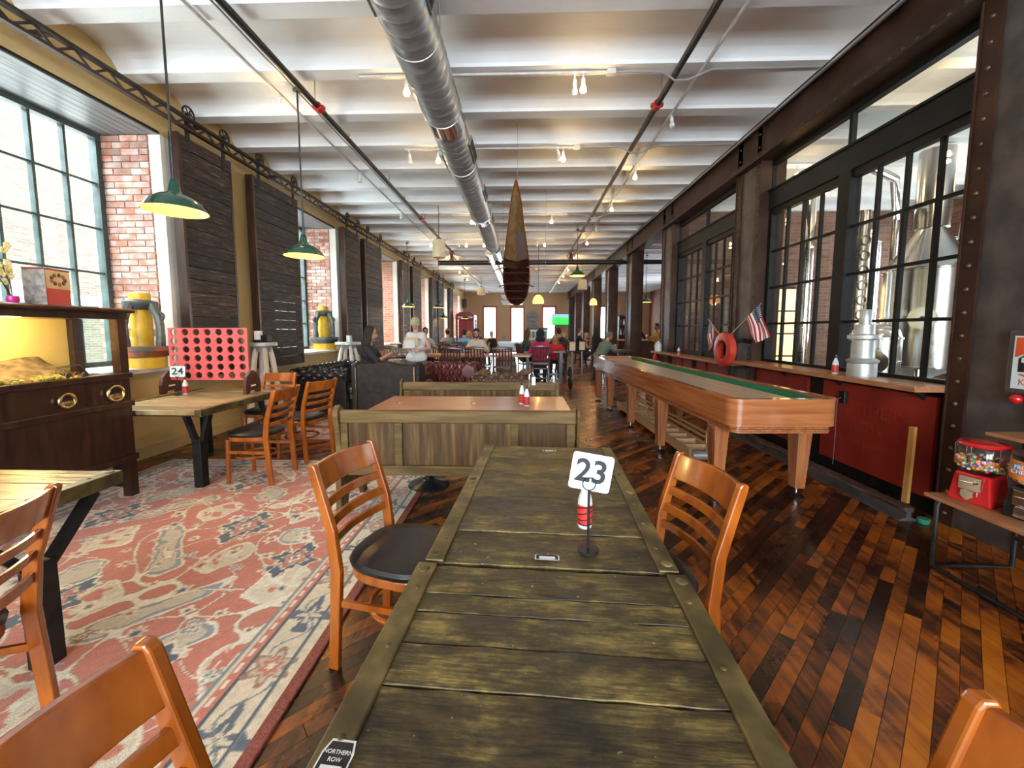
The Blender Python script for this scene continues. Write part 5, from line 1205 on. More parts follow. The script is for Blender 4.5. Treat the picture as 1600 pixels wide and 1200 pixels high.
# surface conduits and light tracks
def run(name, label, pts, r, mat, group=None, cat='conduit'):
    o = B().rings(pts, r, 7).build(name, mat, smooth=True); return tag(o, label, cat, group)
run('light_track', 'white light track along the window side of the ceiling', [(-2.78, -5, 4.12), (-2.78, 14, 4.12), (-2.85, 27, 4.12)], .016, 'pipe_white', cat='track')
run('conduit', 'thin grey conduit between the window side track and pipe', [(-2.56, -5, 4.13), (-2.56, 11.5, 4.13)], .009, 'conduit')
run('light_track', 'white light track along the column side of the ceiling', [(1.82, -5, 4.12), (1.82, 14, 4.12), (1.85, 27, 4.12)], .018, 'pipe_white', cat='track')
for k_, (y, xa, xb, lab) in enumerate(((4.40, -1.75, .85, 'first'), (6.10, -1.78, .72, 'second'), (9.50, -1.7, .9, 'third'), (12.05, -2.1, .8, 'fourth'))):
    t = thing('cross_track', '%s white light track across the joists counted from the tables' % lab, 'track', (0, y, 4.13)); B().box(xa, xb, -.014, .014, -.022, .0).build('track', 'pipe_white', t)
    B().box(xb, xb + .09, -.03, .03, -.035, .015).build('junction_box', 'pipe_white', t)
    B().rings([(xb + .09, 0, -.01), (1.35, 0, -.01), (1.45, 0, -.03), (1.55, 0, -.10), (1.68, 0, -.10), (1.80, 0, -.05), (1.93, 0, .0), (3.02, 0, .005)] if xb < 1.3 else [(xb + .09, 0, 0), (3.0, 0, 0)], .011, 6).build('feed_conduit', 'conduit', t, smooth=True)
# track spots
def make_spot(on):
    t = thing('track_spot', 'x', 'spot light'); B().cyl((0, 0, 0), (0, 0, -.05), .008, n=6).build('stem', 'white_plastic', t); B().box(-.014, .014, -.03, .03, -.012, 0).build('adapter', 'white_plastic', t)
    B().lathe([(.016, -.05), (.021, -.055), (.022, -.11), (.02, -.115)], 12).build('head', 'white_plastic', t, smooth=True)
    B().lathe([(.018, -.115), (.030, -.145), (.034, -.165), (.026, -.185), (1e-5, -.192)], 14).build('bulb', 'bulb_warm' if on else 'bulb_off', t, smooth=True)
    return t
son, soff = make_spot(True), make_spot(False); u_on = u_off = False; ki = 0
spots_on = [(.61, 4.40), (-1.25, 4.40), (-2.78, 4.66), (-1.28, 6.10), (.57, 6.10), (1.82, 6.84), (.63, 9.50), (1.82, 8.6), (-1.23, 9.50), (-1.73, 12.05), (-1.2, 12.05), (.6, 12.05), (1.82, 11.86), (-2.78, 12.0), (1.83, 15), (1.84, 17), (1.84, 19), (1.85, 21.5), (-2.8, 15), (-2.82, 17.5), (-2.83, 20)]
spots_off = [(.52, 4.40), (1.82, 5.23), (-1.72, 6.10), (-2.78, 6.89), (.48, 6.10), (-2.0, 12.05), (.41, 12.05), (-2.78, 9.1), (1.82, 10.4)]
for lst, on in ((spots_on, True), (spots_off, False)):
    for i, (x, y) in enumerate(lst):
        src = son if on else soff
        o = src if i == 0 else copytree(src); o.location = (x, y, 4.115); o.rotation_euler = (R(random.Random(i).uniform(-25, 25)) if not on else 0, R(random.Random(i + 9).uniform(-20, 20)) if not on else 0, 0)
        o['label'] = 'lit white track spot with a glowing warm bulb' if on else 'unlit white track spot aimed sideways'; o['group'] = 'lit track spots' if on else 'unlit track spots'
        if on: pointlight('spot_glow', (x, y, 3.86), 1.8 if y < 13 else 5, (1, .66, .30), .03, None)
# green enamel pendants
def make_pendant():
    t = thing('pendant_lamp', 'x', 'pendant lamp'); prof_ = [(.022, .25), (.030, .22), (.042, .155), (.058, .135), (.105, .118), (.160, .075), (.192, .022), (.199, .004), (.203, 0)]
    B().lathe(prof_, 32, cap=False).build('shade', 'green_enamel', t, smooth=True)
    B().lathe([(.199, .001), (.188, .020), (.155, .068), (.100, .110), (.052, .126), (1e-5, .128)], 32, cap=False).build('shade_inside', 'enamel_glow', t, smooth=True)
    B().ball((0, 0, .085), .026, 10).build('bulb', 'bulb_warm', t, smooth=True)
    return t
pd0 = make_pendant()
PEND = [(-2.80, 3.20, 2.40, 4.4, 'near green enamel pendant lamp above the display case'), (-2.54, 4.60, 2.30, 4.13, 'green enamel pendant lamp above the connect game table'),
        (-3.72, 12.75, 2.20, 3.75, 'green pendant lamp over the long table beside the window shutter'), (-3.22, 15.0, 2.30, 4.1, 'green pendant lamp hanging under the beige drum'),
        (-3.85, 19.0, 2.03, 3.6, 'small green pendant lamp in front of the far shutters'), (-3.05, 20.5, 2.05, 4.0, 'small green pendant lamp beside the red phone booth'),
        (1.36, 10.4, 2.84, 4.0, 'green pendant lamp hanging past the canoe on the column side'), (4.35, 14.5, 2.45, 4.1, 'tilted green pendant lamp over the bar counter')]
for i, (x, y, z, zt, lb) in enumerate(PEND):
    o = pd0 if i == 0 else copytree(pd0); o.location = (x, y, z); o['label'] = lb; o['group'] = 'green enamel pendants'; sc_ = 1.08 if i < 2 else 1.0
    for c_ in o.children: c_.scale = (sc_, sc_, 1)
    B().cyl((0, 0, .245), (0, 0, zt - z), .007 if i else .009, n=8).build('stem', 'pipe_black', o); B().lathe([(.045, zt - z - .02), (.045, zt - z), (.015, zt - z + .02)], 14).build('canopy', 'iron_grey', o, smooth=True)
    if zt < 4.12: B().cyl((0, 0, zt - z), (0, 0, 4.5 - z), .005, n=5).build('hanger', 'conduit', o)
    pointlight('pendant_glow', (0, 0, .035), 4.5, (1, .62, .22), .03, o)
for k_, (x, y, z, r, lb) in enumerate(((-1.97, 9.3, 3.12, .155, 'beige drum speaker hanging near the red pipe coupling'), (-2.2, 20.5, 3.25, .22, 'beige drum speaker hanging near the far wall'), (2.30, 16.0, 3.05, .19, 'beige drum speaker beside the dark columns'))):
    t = thing('drum_speaker', lb, 'speaker', (x, y, z)); B().lathe([(r * .9, 0), (r, .03), (r * .86, .36), (r * .78, .40), (1e-5, .41)], 24).build('drum', 'beige_shade', t, smooth=True); B().cyl((0, 0, .40), (0, 0, 4.45 - z), .008, n=6).build('rod', 'pipe_black', t); B().lathe([(.06, .40), (.06, .44)], 12).build('bracket', 'iron_grey', t)
for k_, (x, y, z, r, lb) in enumerate(((.46, 13.2, 2.33, .18, 'amber glass pendant glowing behind the canoe'), (3.0, 17.5, 2.55, .16, 'amber lamp glowing on the dark column'), (4.0, 22, 2.6, .16, 'amber lamp glowing over the far bar'))):
    t = thing('amber_lamp', lb, 'pendant lamp', (x, y, z)); n_ = 8; b_ = B()
    b_.lathe([(r, 0), (r * 1.02, .06), (r * .9, .16), (r * .55, .25), (.03, .28)], n_, cap=False).build('shade', 'orange_shade', t); B().cyl((0, 0, .28), (0, 0, 4.5 - z), .007, n=6).build('chain', 'iron_black', t); pointlight('amber_glow', (0, 0, -.04), 10, (1, .55, .2), .05, t)
# canoe hung keel up, bow high
cn = thing('hanging_canoe', 'slim wooden canoe hung tilted from the ceiling, ribs showing', 'canoe', (0, 0, 0))
Pb, Ps = Vector((-.115, 5.55, 3.47)), Vector((-.20, 10.2, 2.07)); ax = (Ps - Pb).normalized(); CL = (Ps - Pb).length; nn = Vector((1, 0, 0)).cross(ax); nn = -nn if nn.z > 0 else nn
sx_ = ax.cross(nn).normalized()
def hw(t_): 
    ks = [(0, .0), (.06, .055), (.25, .135), (.5, .25), (.7, .285), (.85, .255), (.95, .17), (1, .0)]
    for (a, b1), (c, d) in zip(ks[:-1], ks[1:]):
        if a <= t_ <= c: return max(lerp(b1, d, (t_ - a) / (c - a)), .004)
    return .004
def hull(u, v, k_=1.0): w = hw(u) * k_; a = PI * v; return Pb + ax * CL * u + sx_ * w * math.cos(a) - nn * (w * .80 + .02 * (k_ == 1)) * math.sin(a) * 1.0
B().grid(lambda u, v: hull(u, v), 40, 14).build('hull', 'canoe_deck', cn, smooth=True, fixn=False)
B().grid(lambda u, v: hull(lerp(.40, .99, u), v, .95) + nn * .004, 26, 14).build('hull_lining', 'canoe_dark', cn, smooth=True, fixn=False)
def deck(u, v, t0, t1, off=0.0): t_ = lerp(t0, t1, u); s_ = v * 2 - 1; return Pb + ax * CL * t_ + sx_ * hw(t_) * s_ + nn * (.06 * (1 - abs(s_)) * min(1, hw(t_) / .1) + off)
B().grid(lambda u, v: deck(u, v, 0, .47), 24, 8).build('fore_deck', 'canoe_deck', cn, smooth=True, fixn=False)
B().grid(lambda u, v: deck(u, lerp(.05, .47, v), .27, .455, .006), 10, 6).build('sheen_patch', 'sheen_silver', cn, smooth=True, fixn=False)  # silvery patch stands in for the lighter reflection on the deck
B().grid(lambda u, v: deck(u, v, .47, .53, .02), 6, 8).build('deck_coaming', 'canoe_dark', cn, smooth=True, fixn=False)
for s in (-1, 1): B().rings([Pb + ax * CL * t_ + sx_ * hw(t_) * s for t_ in [i / 24 for i in range(25)]], .012, 6).build('gunwale', 'chair_wood', cn, smooth=True)
for i in range(9):
    t_ = .56 + .047 * i; B().rings([Pb + ax * CL * t_ + sx_ * hw(t_) * .92 * math.cos(PI * j / 10) - nn * hw(t_) * .74 * math.sin(PI * j / 10) for j in range(11)], .010, 5).build('rib', 'mahogany', cn, smooth=True)
for t_ in (.60, .72, .80, .90): B().bar(Pb + ax * CL * t_ - sx_ * hw(t_) * .95, Pb + ax * CL * t_ + sx_ * hw(t_) * .95, .05, .015, nn).build('thwart', 'mahogany', cn)
for t_, w in ((.535, .46), (.70, .38)): B().rings([Pb + ax * CL * t_ + Vector((x, 0, .03 - .10 * abs(x / w) ** 2)) + nn * .03 for x in [lerp(-w, w, i / 10) for i in range(11)]], .014, 7).build('outrigger_pole', 'chair_wood' if t_ < .6 else 'mahogany', cn, smooth=True)
for x, t_ in ((-.42, .535), (.42, .535), (-.10, .05)): p = Pb + ax * CL * t_; B().cyl((x, p.y, p.z - .05), (x, p.y, 4.45), .003, n=4).build('hanging_wire', 'conduit', cn)
# ------------------------------------------------------------------ brewery behind the glass
def tank(label, loc, r, zs, legs=True, cone=True, name='brew_tank', stack=0):
    t = thing(name, label, 'tank', loc); z0, z1, zt = zs
    B().lathe([(.05, z0 - .25), (r * .5, z0 - .12), (r, z0), (r, z1)], 32).build('shell', 'steel_tank', t, smooth=True)
    B().lathe([(r, z1), (r * 1.01, z1 + .02), (r * .35, zt - .05), (.18, zt)] if cone else [(r, z1), (r * .9, z1 + .1), (r * .5, z1 + .17), (1e-4, z1 + .19)], 32).build('cone_top', 'steel_tank', t, smooth=True)
    for z in (z0, (z0 + z1) / 2, z1): B().rings([(r * 1.005 * math.cos(a), r * 1.005 * math.sin(a), z) for a in [2 * PI * i / 32 for i in range(32)]], .014, 6, True).build('weld_band', 'chrome', t, smooth=True)
    if stack: B().cyl((0, 0, zt - .02), (0, 0, stack), .20, n=24).build('vent_stack', 'steel_tank', t, smooth=True)
    for i in range(4): a = PI / 4 + i * PI / 2; B().cyl((r * .8 * math.cos(a), r * .8 * math.sin(a), 0.012), (r * .8 * math.cos(a), r * .8 * math.sin(a), z0 + .05), .035, n=8).build('leg', 'steel_tank', t, smooth=True)
    m = B().cyl((-r * .72, -r * .72, (z0 + z1) / 2), (-r * .80, -r * .80, (z0 + z1) / 2), .16, n=20).build('manway', 'chrome', t, smooth=True)
    B().ball((-r * .84, -r * .84, (z0 + z1) / 2), .03, 6).build('manway_handle', 'iron_black', m)
    return t
tank('steel brew kettle with a cone top and vent stack', (6.15, 6.35, 0), .50, (.9, 2.35, 3.0), stack=4.12)
tank('tall steel fermenter beside the kettle', (5.6, 4.85, 0), .26, (.7, 3.2, 3.45), stack=4.1)
tank('slim steel column still behind the kettle', (6.6, 8.1, 0), .26, (.7, 3.1, 3.35), cone=True)
tank('squat steel hot liquor tank by the brewery window', (4.6, 5.35, 0), .26, (.75, 1.35, 1.5), cone=False)
tank('steel serving tank next to the blue bin', (4.9, 8.7, 0), .30, (.6, 2.6, 2.9), cone=False)
tank('large steel fermenter at the brewery wall', (7.6, 4.7, 0), .6, (.9, 2.9, 3.3))
t = thing('still_column', 'copper trimmed column with round sight glasses', 'still', (5.3, 6.55, 0)); B().cyl((0, 0, .4), (0, 0, 3.3), .10, n=20).build('column', 'steel_tank', t, smooth=True)
for i in range(9): B().rings([(-.08 + .06 * 0, -.105, 0)] and [(.07 * math.cos(a) - .02, -.10, 1.0 + .23 * i + .07 * math.sin(a)) for a in [2 * PI * q / 14 for q in range(14)]], .015, 6, True).build('sight_glass', 'brass', t, smooth=True)
B().cyl((0, 0, 0.012), (0, 0, .4), .14, n=16).build('base', 'steel_tank', t)
for k_, (pts, r, lb) in enumerate((([(3.9, 5.0, 3.45), (4.9, 5.6, 3.45), (6.2, 7.0, 3.3), (6.2, 7.0, 1.2)], .05, 'chrome process pipe dropping beside the kettle'), ([(4.1, 3.9, 2.6), (5.4, 5.2, 2.6), (6.8, 6.2, 2.5)], .03, 'thin chrome pipe across the brewery'), ([(5.0, 7.3, 4.5), (5.0, 7.3, .0)], .09, 'upright bright pipe behind the middle windows'), ([(4.35, 8.3, 4.5), (4.35, 8.3, 3.9), (4.0, 7.4, 3.4), (4.0, 7.4, 3.0)], .12, 'bent vent pipe above the far brewery window'))):
    tag(B().rings(pts, r, 10).build('process_pipe', 'chrome', smooth=True), lb, 'pipe')
bn = thing('blue_bin', 'tall blue bin standing behind the far brewery window', 'bin', (3.95, 8.0, 0.012)); B().add([(sx * q, sy * q * .8, z) for z, q in ((0, .24), (1.25, .32)) for sx, sy in ((-1, -1), (1, -1), (1, 1), (-1, 1))], [(3, 2, 1, 0), (4, 5, 6, 7)] + [(i, (i + 1) % 4, 4 + (i + 1) % 4, 4 + i) for i in range(4)]).build('body', 'blue_bin', bn, bevel=.02); B().box(-.34, .34, -.27, .27, 1.25, 1.31).build('lid', 'blue_bin', bn, bevel=.02)
B().box(-.30, .30, -.30, -.28, 1.0, 1.2).build('rib', 'white_plastic', bn)
t = thing('glowing_reflection', 'added glowing yellow panes imitating windows reflected in the brewery glass', 'reflection', (6.0, 9.50, 0)); B().box(-.62, .62, -.04, .02, 0, 2.45).build('frame', 'steel_black', t)
M['reflection_yellow'] = emitmat('reflection_yellow', (1, .62, .22), 1.5)  # added glow imitating the left windows mirrored in the brewery glass
for i in range(4):
    for j in range(4): B().box(-.56 + .285 * i, -.31 + .285 * i, -.05, -.04, .35 + .52 * j, .83 + .52 * j).build('reflection_pane', 'reflection_yellow', t)
for k_, (x, y, z) in enumerate(((4.6, 4.405, 3.8), (5.6, 7.805, 3.8), (7.3, 6.955, 3.8), (4.5, 6.955, 3.8), (6.6, 3.555, 3.8), (4.2, 2.705, 3.8))):
    o = copytree(son, (x, y, 4.152), label='lit warm ceiling spot inside the brewery', group='brewery ceiling spots'); pointlight('spot_glow', (x, y, 3.85), 5, (1, .74, .42), .08)
# ------------------------------------------------------------------ bar side and far room furniture
bc = thing('bar_counter', 'dark bar counter beyond the open columns', 'counter', (0, 0, 0)); B().box(4.0, 8.5, 17.0, 17.5, 0, 1.0).build('front', 'dark_wood', bc); B().box(3.95, 8.5, 16.9, 17.6, 1.0, 1.06).build('worktop', 'counter_wood', bc)
sf = thing('bar_shelf', 'dark shelf unit stocked behind the bar', 'shelf', (4.9, 19.0, 0)); B().box(-.45, .45, -.15, .15, 0, .06).build('bottom', 'dark_wood', sf)
for z in (.7, 1.2, 1.65, 2.1): B().box(-.45, .45, -.15, .15, z, z + .04).build('shelf_board', 'dark_wood', sf)
for x in (-.45, .42): B().box(x, x + .03, -.15, .15, 0, 2.14).build('side', 'dark_wood', sf)
B().box(-.45, .45, .13, .15, 0, 2.14).build('back', 'dark_wood', sf)
rg = random.Random(8)
for z in (1.24, 1.69, .74):
    for i in range(6): o = B().lathe([(.035, 0), (.035, .18), (.012, .24), (.012, .30)], 10).build('liquor_bottle', ['rust_mix', 'bottle_white', 'green_enamel', 'brass'][rg.randrange(4)], loc=(4.55 + .14 * i, 18.95, z), smooth=True); tag(o, 'small bottle on the dark bar shelf', 'bottle', 'bottles on the bar shelf')
# television
tv = thing('television', 'flat television showing a green sports field on the far wall', 'television', (2.62, 28.6, 1.82)); B().box(-.66, .66, -.02, .05, -.02, .80).build('case', 'black_plastic', tv)
m_, nt, b_ = newmat('tv_picture'); N = nt.nodes.new; L = nt.links.new; tc = N('ShaderNodeTexCoord'); sp = N('ShaderNodeSeparateXYZ'); L(tc.outputs['Object'], sp.inputs[0]); nz = N('ShaderNodeTexNoise'); nz.inputs['Scale'].default_value = 5; L(tc.outputs['Object'], nz.inputs['Vector'])
ad = N('ShaderNodeMath'); ad.operation = 'MULTIPLY_ADD'; ad.inputs[1].default_value = .18; L(nz.outputs[0], ad.inputs[0]); L(sp.outputs[2], ad.inputs[2]); cr = N('ShaderNodeValToRGB'); e = cr.color_ramp.elements; e[0].position = .1; e[0].color = (.02, .55, .05, 1); e[1].position = .85; e[1].color = (.25, .35, .60, 1); x = e.new(.62); x.color = (.05, .60, .12, 1); x = e.new(.72); x.color = (.2, .35, .5, 1)
L(ad.outputs[0], cr.inputs[0]); L(cr.outputs[0], b_.inputs['Emission Color']); b_.inputs['Emission Strength'].default_value = .8; b_.inputs['Base Color'].default_value = (0, 0, 0, 1); M['tv_picture'] = m_
B().box(-.63, .63, -.026, -.02, .02, .77).build('screen', 'tv_picture', tv); B().box(-.1, .1, .05, .4, .3, .5).build('wall_mount', 'black_plastic', tv)
# red phone booth
pb_ = thing('phone_booth', 'red telephone booth with small panes near the far corner', 'phone booth', (-3.55, 24.4, 0)); W = .50
B().box(-W, W, -W, W, 0, .12).build('plinth', 'door_red', pb_)
for sx in (-1, 1):
    for sy in (-1, 1): B().box(sx * W - .05, sx * W + .05, sy * W - .05, sy * W + .05, .12, 2.25).build('post', 'door_red', pb_)
B().box(-W - .06, W + .06, -W - .06, W + .06, 2.1, 2.36).build('fascia', 'door_red', pb_); B().box(-W * .9, W * .9, -W - .07, -W - .06, 2.17, 2.28).build('sign_plate', 'sign_white', pb_)
text('lettering', 'TELEPHONE', .12, 'ink_black', pb_, (0, -W - .072, 2.225), (R(90), 0, 0), .001)
B().prism([(-W - .06, 2.36), (W + .06, 2.36), (W * .7, 2.52), (0, 2.58), (-W * .7, 2.52)], -W - .06, W + .06, 'y').build('roof', 'door_red', pb_)
for face in range(2):
    for i in range(1, 3):
        x = -W + 2 * W * i / 3
        (B().box(x - .015, x + .015, -W - .02, -W + .02, .5, 2.1) if face == 0 else B().box(W - .02, W + .02, x - .015, x + .015, .5, 2.1)).build('pane_bar', 'door_red', pb_)
    for j in range(8):
        z = .5 + .2 * j; (B().box(-W, W, -W - .02, -W + .02, z - .012, z + .012) if face == 0 else B().box(W - .02, W + .02, -W, W, z - .012, z + .012)).build('pane_bar', 'door_red', pb_)
B().box(-W, W, -W, W - .05, .1, .5).build('kick_panel', 'door_red', pb_); B().box(-W + .05, W - .05, W - .1, W, .1, 2.1).build('back_panel', 'door_red', pb_)
sp_ = tag(B().box(-.14, .14, -.12, .12, -.3, .3).build('wall_speaker', 'black_plastic', loc=(-4.12, 27.5, 3.3), bevel=.02), 'black loudspeaker high in the far corner', 'speaker')
pq = thing('carved_plaque', 'dark arched carved plaque between the far windows', 'plaque', (.60, 28.94, 1.55)); B().prism([(-.28, 0), (.28, 0), (.28, .55), (.40, .80), (.36, 1.05), (.18, 1.22), (0, 1.27), (-.18, 1.22), (-.36, 1.05), (-.40, .80), (-.28, .55)], -.05, .05, 'y').build('board', 'dark_wood', pq, bevel=.01)
for z, w in ((.25, .2), (.5, .16), (.85, .24)): B().prism([(-w, z - .06), (w, z - .06), (w * .8, z + .06), (-w * .8, z + .06)], -.075, -.05, 'y').build('carving', 'iron_grey', pq)
bdw = thing('notice_board', 'pale green notice board under the carved plaque', 'board', (.95, 28.9, .75)); B().box(-.75, .75, -.03, .03, 0, .75).build('panel', 'sign_white', bdw); B().box(-.78, .78, -.05, .04, .75, .9).build('header', 'iron_grey', bdw)
M['notice_green'] = mk('notice_green', (.10, .30, .20), rough=.6)
for i in range(5): B().box(-.65 + .27 * i, -.45 + .27 * i, -.035, -.03, .15, .6).build('notice', 'notice_green', bdw)
ex_ = tag(B().box(-.10, .10, -.01, .01, -.14, .14).build('wall_sign', 'chew_blue', loc=(-1.45, 28.98, .95)), 'little blue sign on the tan far wall', 'sign')
# dark slat-back chairs and tables where the guests sit
def make_dark():
    c = thing('slat_back_chair', 'x', 'chair')
    for s in (-1, 1):
        B().rings([(s * .21, -.24, 0), (s * .20, -.20, .48), (s * .20, -.25, .80), (s * .20, -.30, 1.06)], [.019, .021, .02, .018], 6).build('back_post', 'mahogany', c); B().rings([(s * .19, .20, 0), (s * .19, .19, .48)], [.017, .02], 6).build('front_leg', 'mahogany', c)
        B().bar((s * .20, -.2, .22), (s * .19, .19, .22), .02, .025).build('side_stretcher', 'mahogany', c)
    B().box(-.23, .23, -.22, .23, .47, .51).build('seat', 'mahogany', c, bevel=.008); B().bar((-.19, .19, .20), (.19, .19, .20), .02, .025).build('front_stretcher', 'mahogany', c)
    B().rings([(lerp(-.22, .22, i / 8), -.30 - .03 * math.sin(PI * i / 8), 1.03 + .025 * math.sin(PI * i / 8)) for i in range(9)], .034, 6).build('crest_rail', 'mahogany', c, smooth=True); B().bar((-.2, -.225, .62), (.2, -.225, .62), .022, .05).build('lower_rail', 'mahogany', c)
    for i in range(5): x = -.14 + .07 * i; B().bar((x, -.228, .63), (x, -.305, 1.02), .034, .012, (0, -1, 0)).build('back_slat', 'mahogany', c)
    return c
dk = make_dark(); first = True
DCH = [(-3.05, 8.75, 200, 'reddish slat-back chair beside the seated woman in black'), (-1.66, 9.15, 2, 'slat-back chair at the long table in front of the grey shirted man'), (-1.10, 9.15, -3, 'slat-back chair across the long table from the bearded man'), (-.50, 9.15, 3, 'slat-back chair at the end of the long table nearest the barrel'),
       (-2.35, 10.75, 178, 'slat-back chair on the far side of the long table, empty, before the capped man'), (-1.85, 10.8, 183, 'slat-back chair on the far side of the long table behind the blue bottle'), (.42, 10.15, -2, 'black slat-back chair holding the person in the pink jacket'), (-1.27, 10.75, 180, 'slat-back chair under the bearded man'),
       (.10, 11.5, -70, 'slat-back chair under the woman in dark green'), (.92, 11.8, 150, 'slat-back chair under the girl in red'), (-2.52, 12.9, 0, 'slat-back chair under the man with the orange cap'), (-1.98, 12.95, 0, 'slat-back chair under the man in the blue shirt')]
for x, y, a, lb in DCH:
    o = dk if first else copytree(dk); first = False; o.location = (x, y, 0); o.rotation_euler = (0, 0, R(a)); o['label'] = lb; o['group'] = 'dark slat-back chairs'
def barrel(par, x, y, h, r): 
    b_ = B().lathe([(r * .82, 0), (r * .95, h * .25), (r, h * .5), (r * .95, h * .75), (r * .82, h)], 18, (x, y, 0)).build('barrel', 'barrel_wood', par, smooth=True)
    for f, q in ((.12, .90), (.3, .975), (.7, .975), (.88, .90)): B().lathe([(r * q, h * f - .02), (r * q + .004, h * f + .02)], 18, (x, y, 0)).build('hoop', 'iron_grey', b_, smooth=True)
t = thing('long_table', 'long communal table on barrels with slat-back chairs', 'table', (0, 0, 0)); B().box(-3.7, .15, 9.55, 10.35, .80, .85).build('tabletop', 'table_red', t, bevel=.006)
for x in (-3.2, -1.9, -.45): barrel(t, x, 9.95, .80, .27)
t = thing('pub_table', 'dark pub table around which the pink jacket party sits', 'table', (0, 0, 0)); B().box(.0, 1.1, 10.65, 11.35, .84, .89).build('tabletop', 'dark_wood', t, bevel=.006)
for x in (.1, 1.0):
    for y in (10.75, 11.25): B().box(x - .04, x + .04, y - .04, y + .04, 0, .84).build('leg', 'dark_wood', t)
B().box(.1, 1.0, 10.97, 11.03, .2, .26).build('stretcher', 'dark_wood', t)
t = thing('pub_table', 'table in front of the capped man and the man in blue', 'table', (0, 0, 0)); B().box(-3.6, -1.6, 13.5, 14.2, .84, .89).build('tabletop', 'mahogany', t)
for x in (-3.4, -1.8): B().box(x - .06, x + .06, 13.7, 14.0, 0, .84).build('leg', 'dark_wood', t)
t = thing('pub_table', 'small table beside the stooping man in green', 'table', (0, 0, 0)); B().box(2.45, 3.05, 11.0, 11.9, .84, .89).build('tabletop', 'dark_wood', t); B().box(2.70, 2.80, 11.4, 11.5, 0, .84).build('post', 'iron_black', t); B().lathe([(.22, 0), (.22, .02), (.05, .05)], 16, (2.75, 11.45, 0)).build('base', 'iron_black', t)
t = thing('wine_barrel', 'upright grey barrel holding the water dispenser', 'barrel', (-2.62, 8.25, 0)); barrel(t, 0, 0, .84, .28); B().ball((.18, -.22, .6), .03, 6).build('bung', 'brass', t)
t = thing('water_dispenser', 'clear bluish water jug standing on the grey barrel', 'jug', (-2.47, 8.18, .84)); B().lathe([(.09, 0), (.10, .02), (.10, .20), (.06, .25), (.05, .30)], 20).build('jug', 'glass_jug', t, smooth=True); B().lathe([(.088, .015), (.09, .15), (1e-4, .15)], 20).build('water', 'glass_jug', t, smooth=True); B().lathe([(.055, .30), (.055, .33), (1e-4, .33)], 16).build('lid', 'white_plastic', t)
for k_, (x, y, z) in enumerate(((-2.75, 9.9, .85), (-2.62, 10.0, .85), (-2.85, 10.0, .85))): bottle('sauce bottle in the cluster at the window end of the long table', (x, y, z), .2, .03, 'bottles on the long table')
mb = tag(B().box(-.10, .10, -.01, .01, 0, .26).build('menu_board', 'dark_wood', loc=(-3.3, 10.0, .85)), 'upright framed menu card on the long table', 'menu'); B().box(-.085, .085, -.012, -.010, .02, .24).build('menu_sheet', 'paper', mb)
t = thing('plastic_tote', 'pale blue lidded tote on the end of the table past the bearded man', 'tote', (-.35, 12.6, 0)); B().add([(sx * q, sy * q * .7, z) for z, q in ((.82, .40), (1.05, .45)) for sx, sy in ((-1, -1), (1, -1), (1, 1), (-1, 1))], [(3, 2, 1, 0), (4, 5, 6, 7)] + [(i, (i + 1) % 4, 4 + (i + 1) % 4, 4 + i) for i in range(4)]).build('tub', 'sign_white', t); B().box(-.47, .47, -.34, .34, 1.05, 1.09).build('lid', 'sign_white', t)
B().box(-.5, .5, -.35, .35, .78, .82).build('tray', 'dark_wood', t); 
for x in (-.45, .45):
    for y in (-.3, .3): B().cyl((x, y, 0), (x, y, .78), .02, n=6).build('trolley_leg', 'iron_black', t)
for k_, (x, y) in enumerate(((1.45, 12.0), (1.80, 12.4))):
    t = thing('post_sign', ['pale cardboard post sign standing closer to the pub table', 'pale cardboard post sign standing closer to the dark columns'][k_], 'sign', (x, y, 0), 0, 'pair of post signs'); B().lathe([(.14, 0), (.14, .015), (.03, .03)], 16).build('foot', 'iron_grey', t); B().cyl((0, 0, .02), (0, 0, .90), .025, n=8).build('post', 'conduit', t); p = B().box(-.11, .11, -.03, .01, .80, 1.12).build('frame', 'black_plastic', t, bevel=.02); B().box(-.085, .085, -.035, -.03, .84, 1.09).build('card', 'beige_shade', p)
t = thing('cart_wheel', 'spoked cart wheel leaning at the end of the pub table', 'wheel', (1.12, 9.6, .30)); b_ = B().rings([(.0, .27 * math.cos(a), .27 * math.sin(a)) for a in [2 * PI * i / 28 for i in range(28)]], .03, 6, True); b_.build('rim', 'iron_black', t, smooth=True)
for i in range(10): a = 2 * PI * i / 10; B().bar((0, 0, 0), (0, .25 * math.cos(a), .25 * math.sin(a)), .018, .018).build('spoke', 'iron_grey', t)
B().cyl((-.06, 0, 0), (.06, 0, 0), .05, n=12).build('hub', 'chrome', t)
B().cyl((.0, 0, 0), (.0, 0, 0.001), .01, n=6)
fe = thing('fire_extinguisher', 'red fire extinguisher at the end of the drink shelf', 'extinguisher', (3.05, 9.28, .46)); B().lathe([(.06, 0), (.065, .02), (.065, .36), (.03, .42), (.025, .44)], 16).build('cylinder', 'red_gloss', fe, smooth=True); B().box(-.02, .06, -.015, .015, .44, .47).build('handle', 'black_plastic', fe); B().rings([(.03, 0, .44), (.08, 0, .40), (.07, 0, .15)], .01, 6).build('hose', 'black_plastic', fe); B().box(.05, .10, -.03, .03, .1, .14).build('wall_bracket', 'iron_grey', fe)
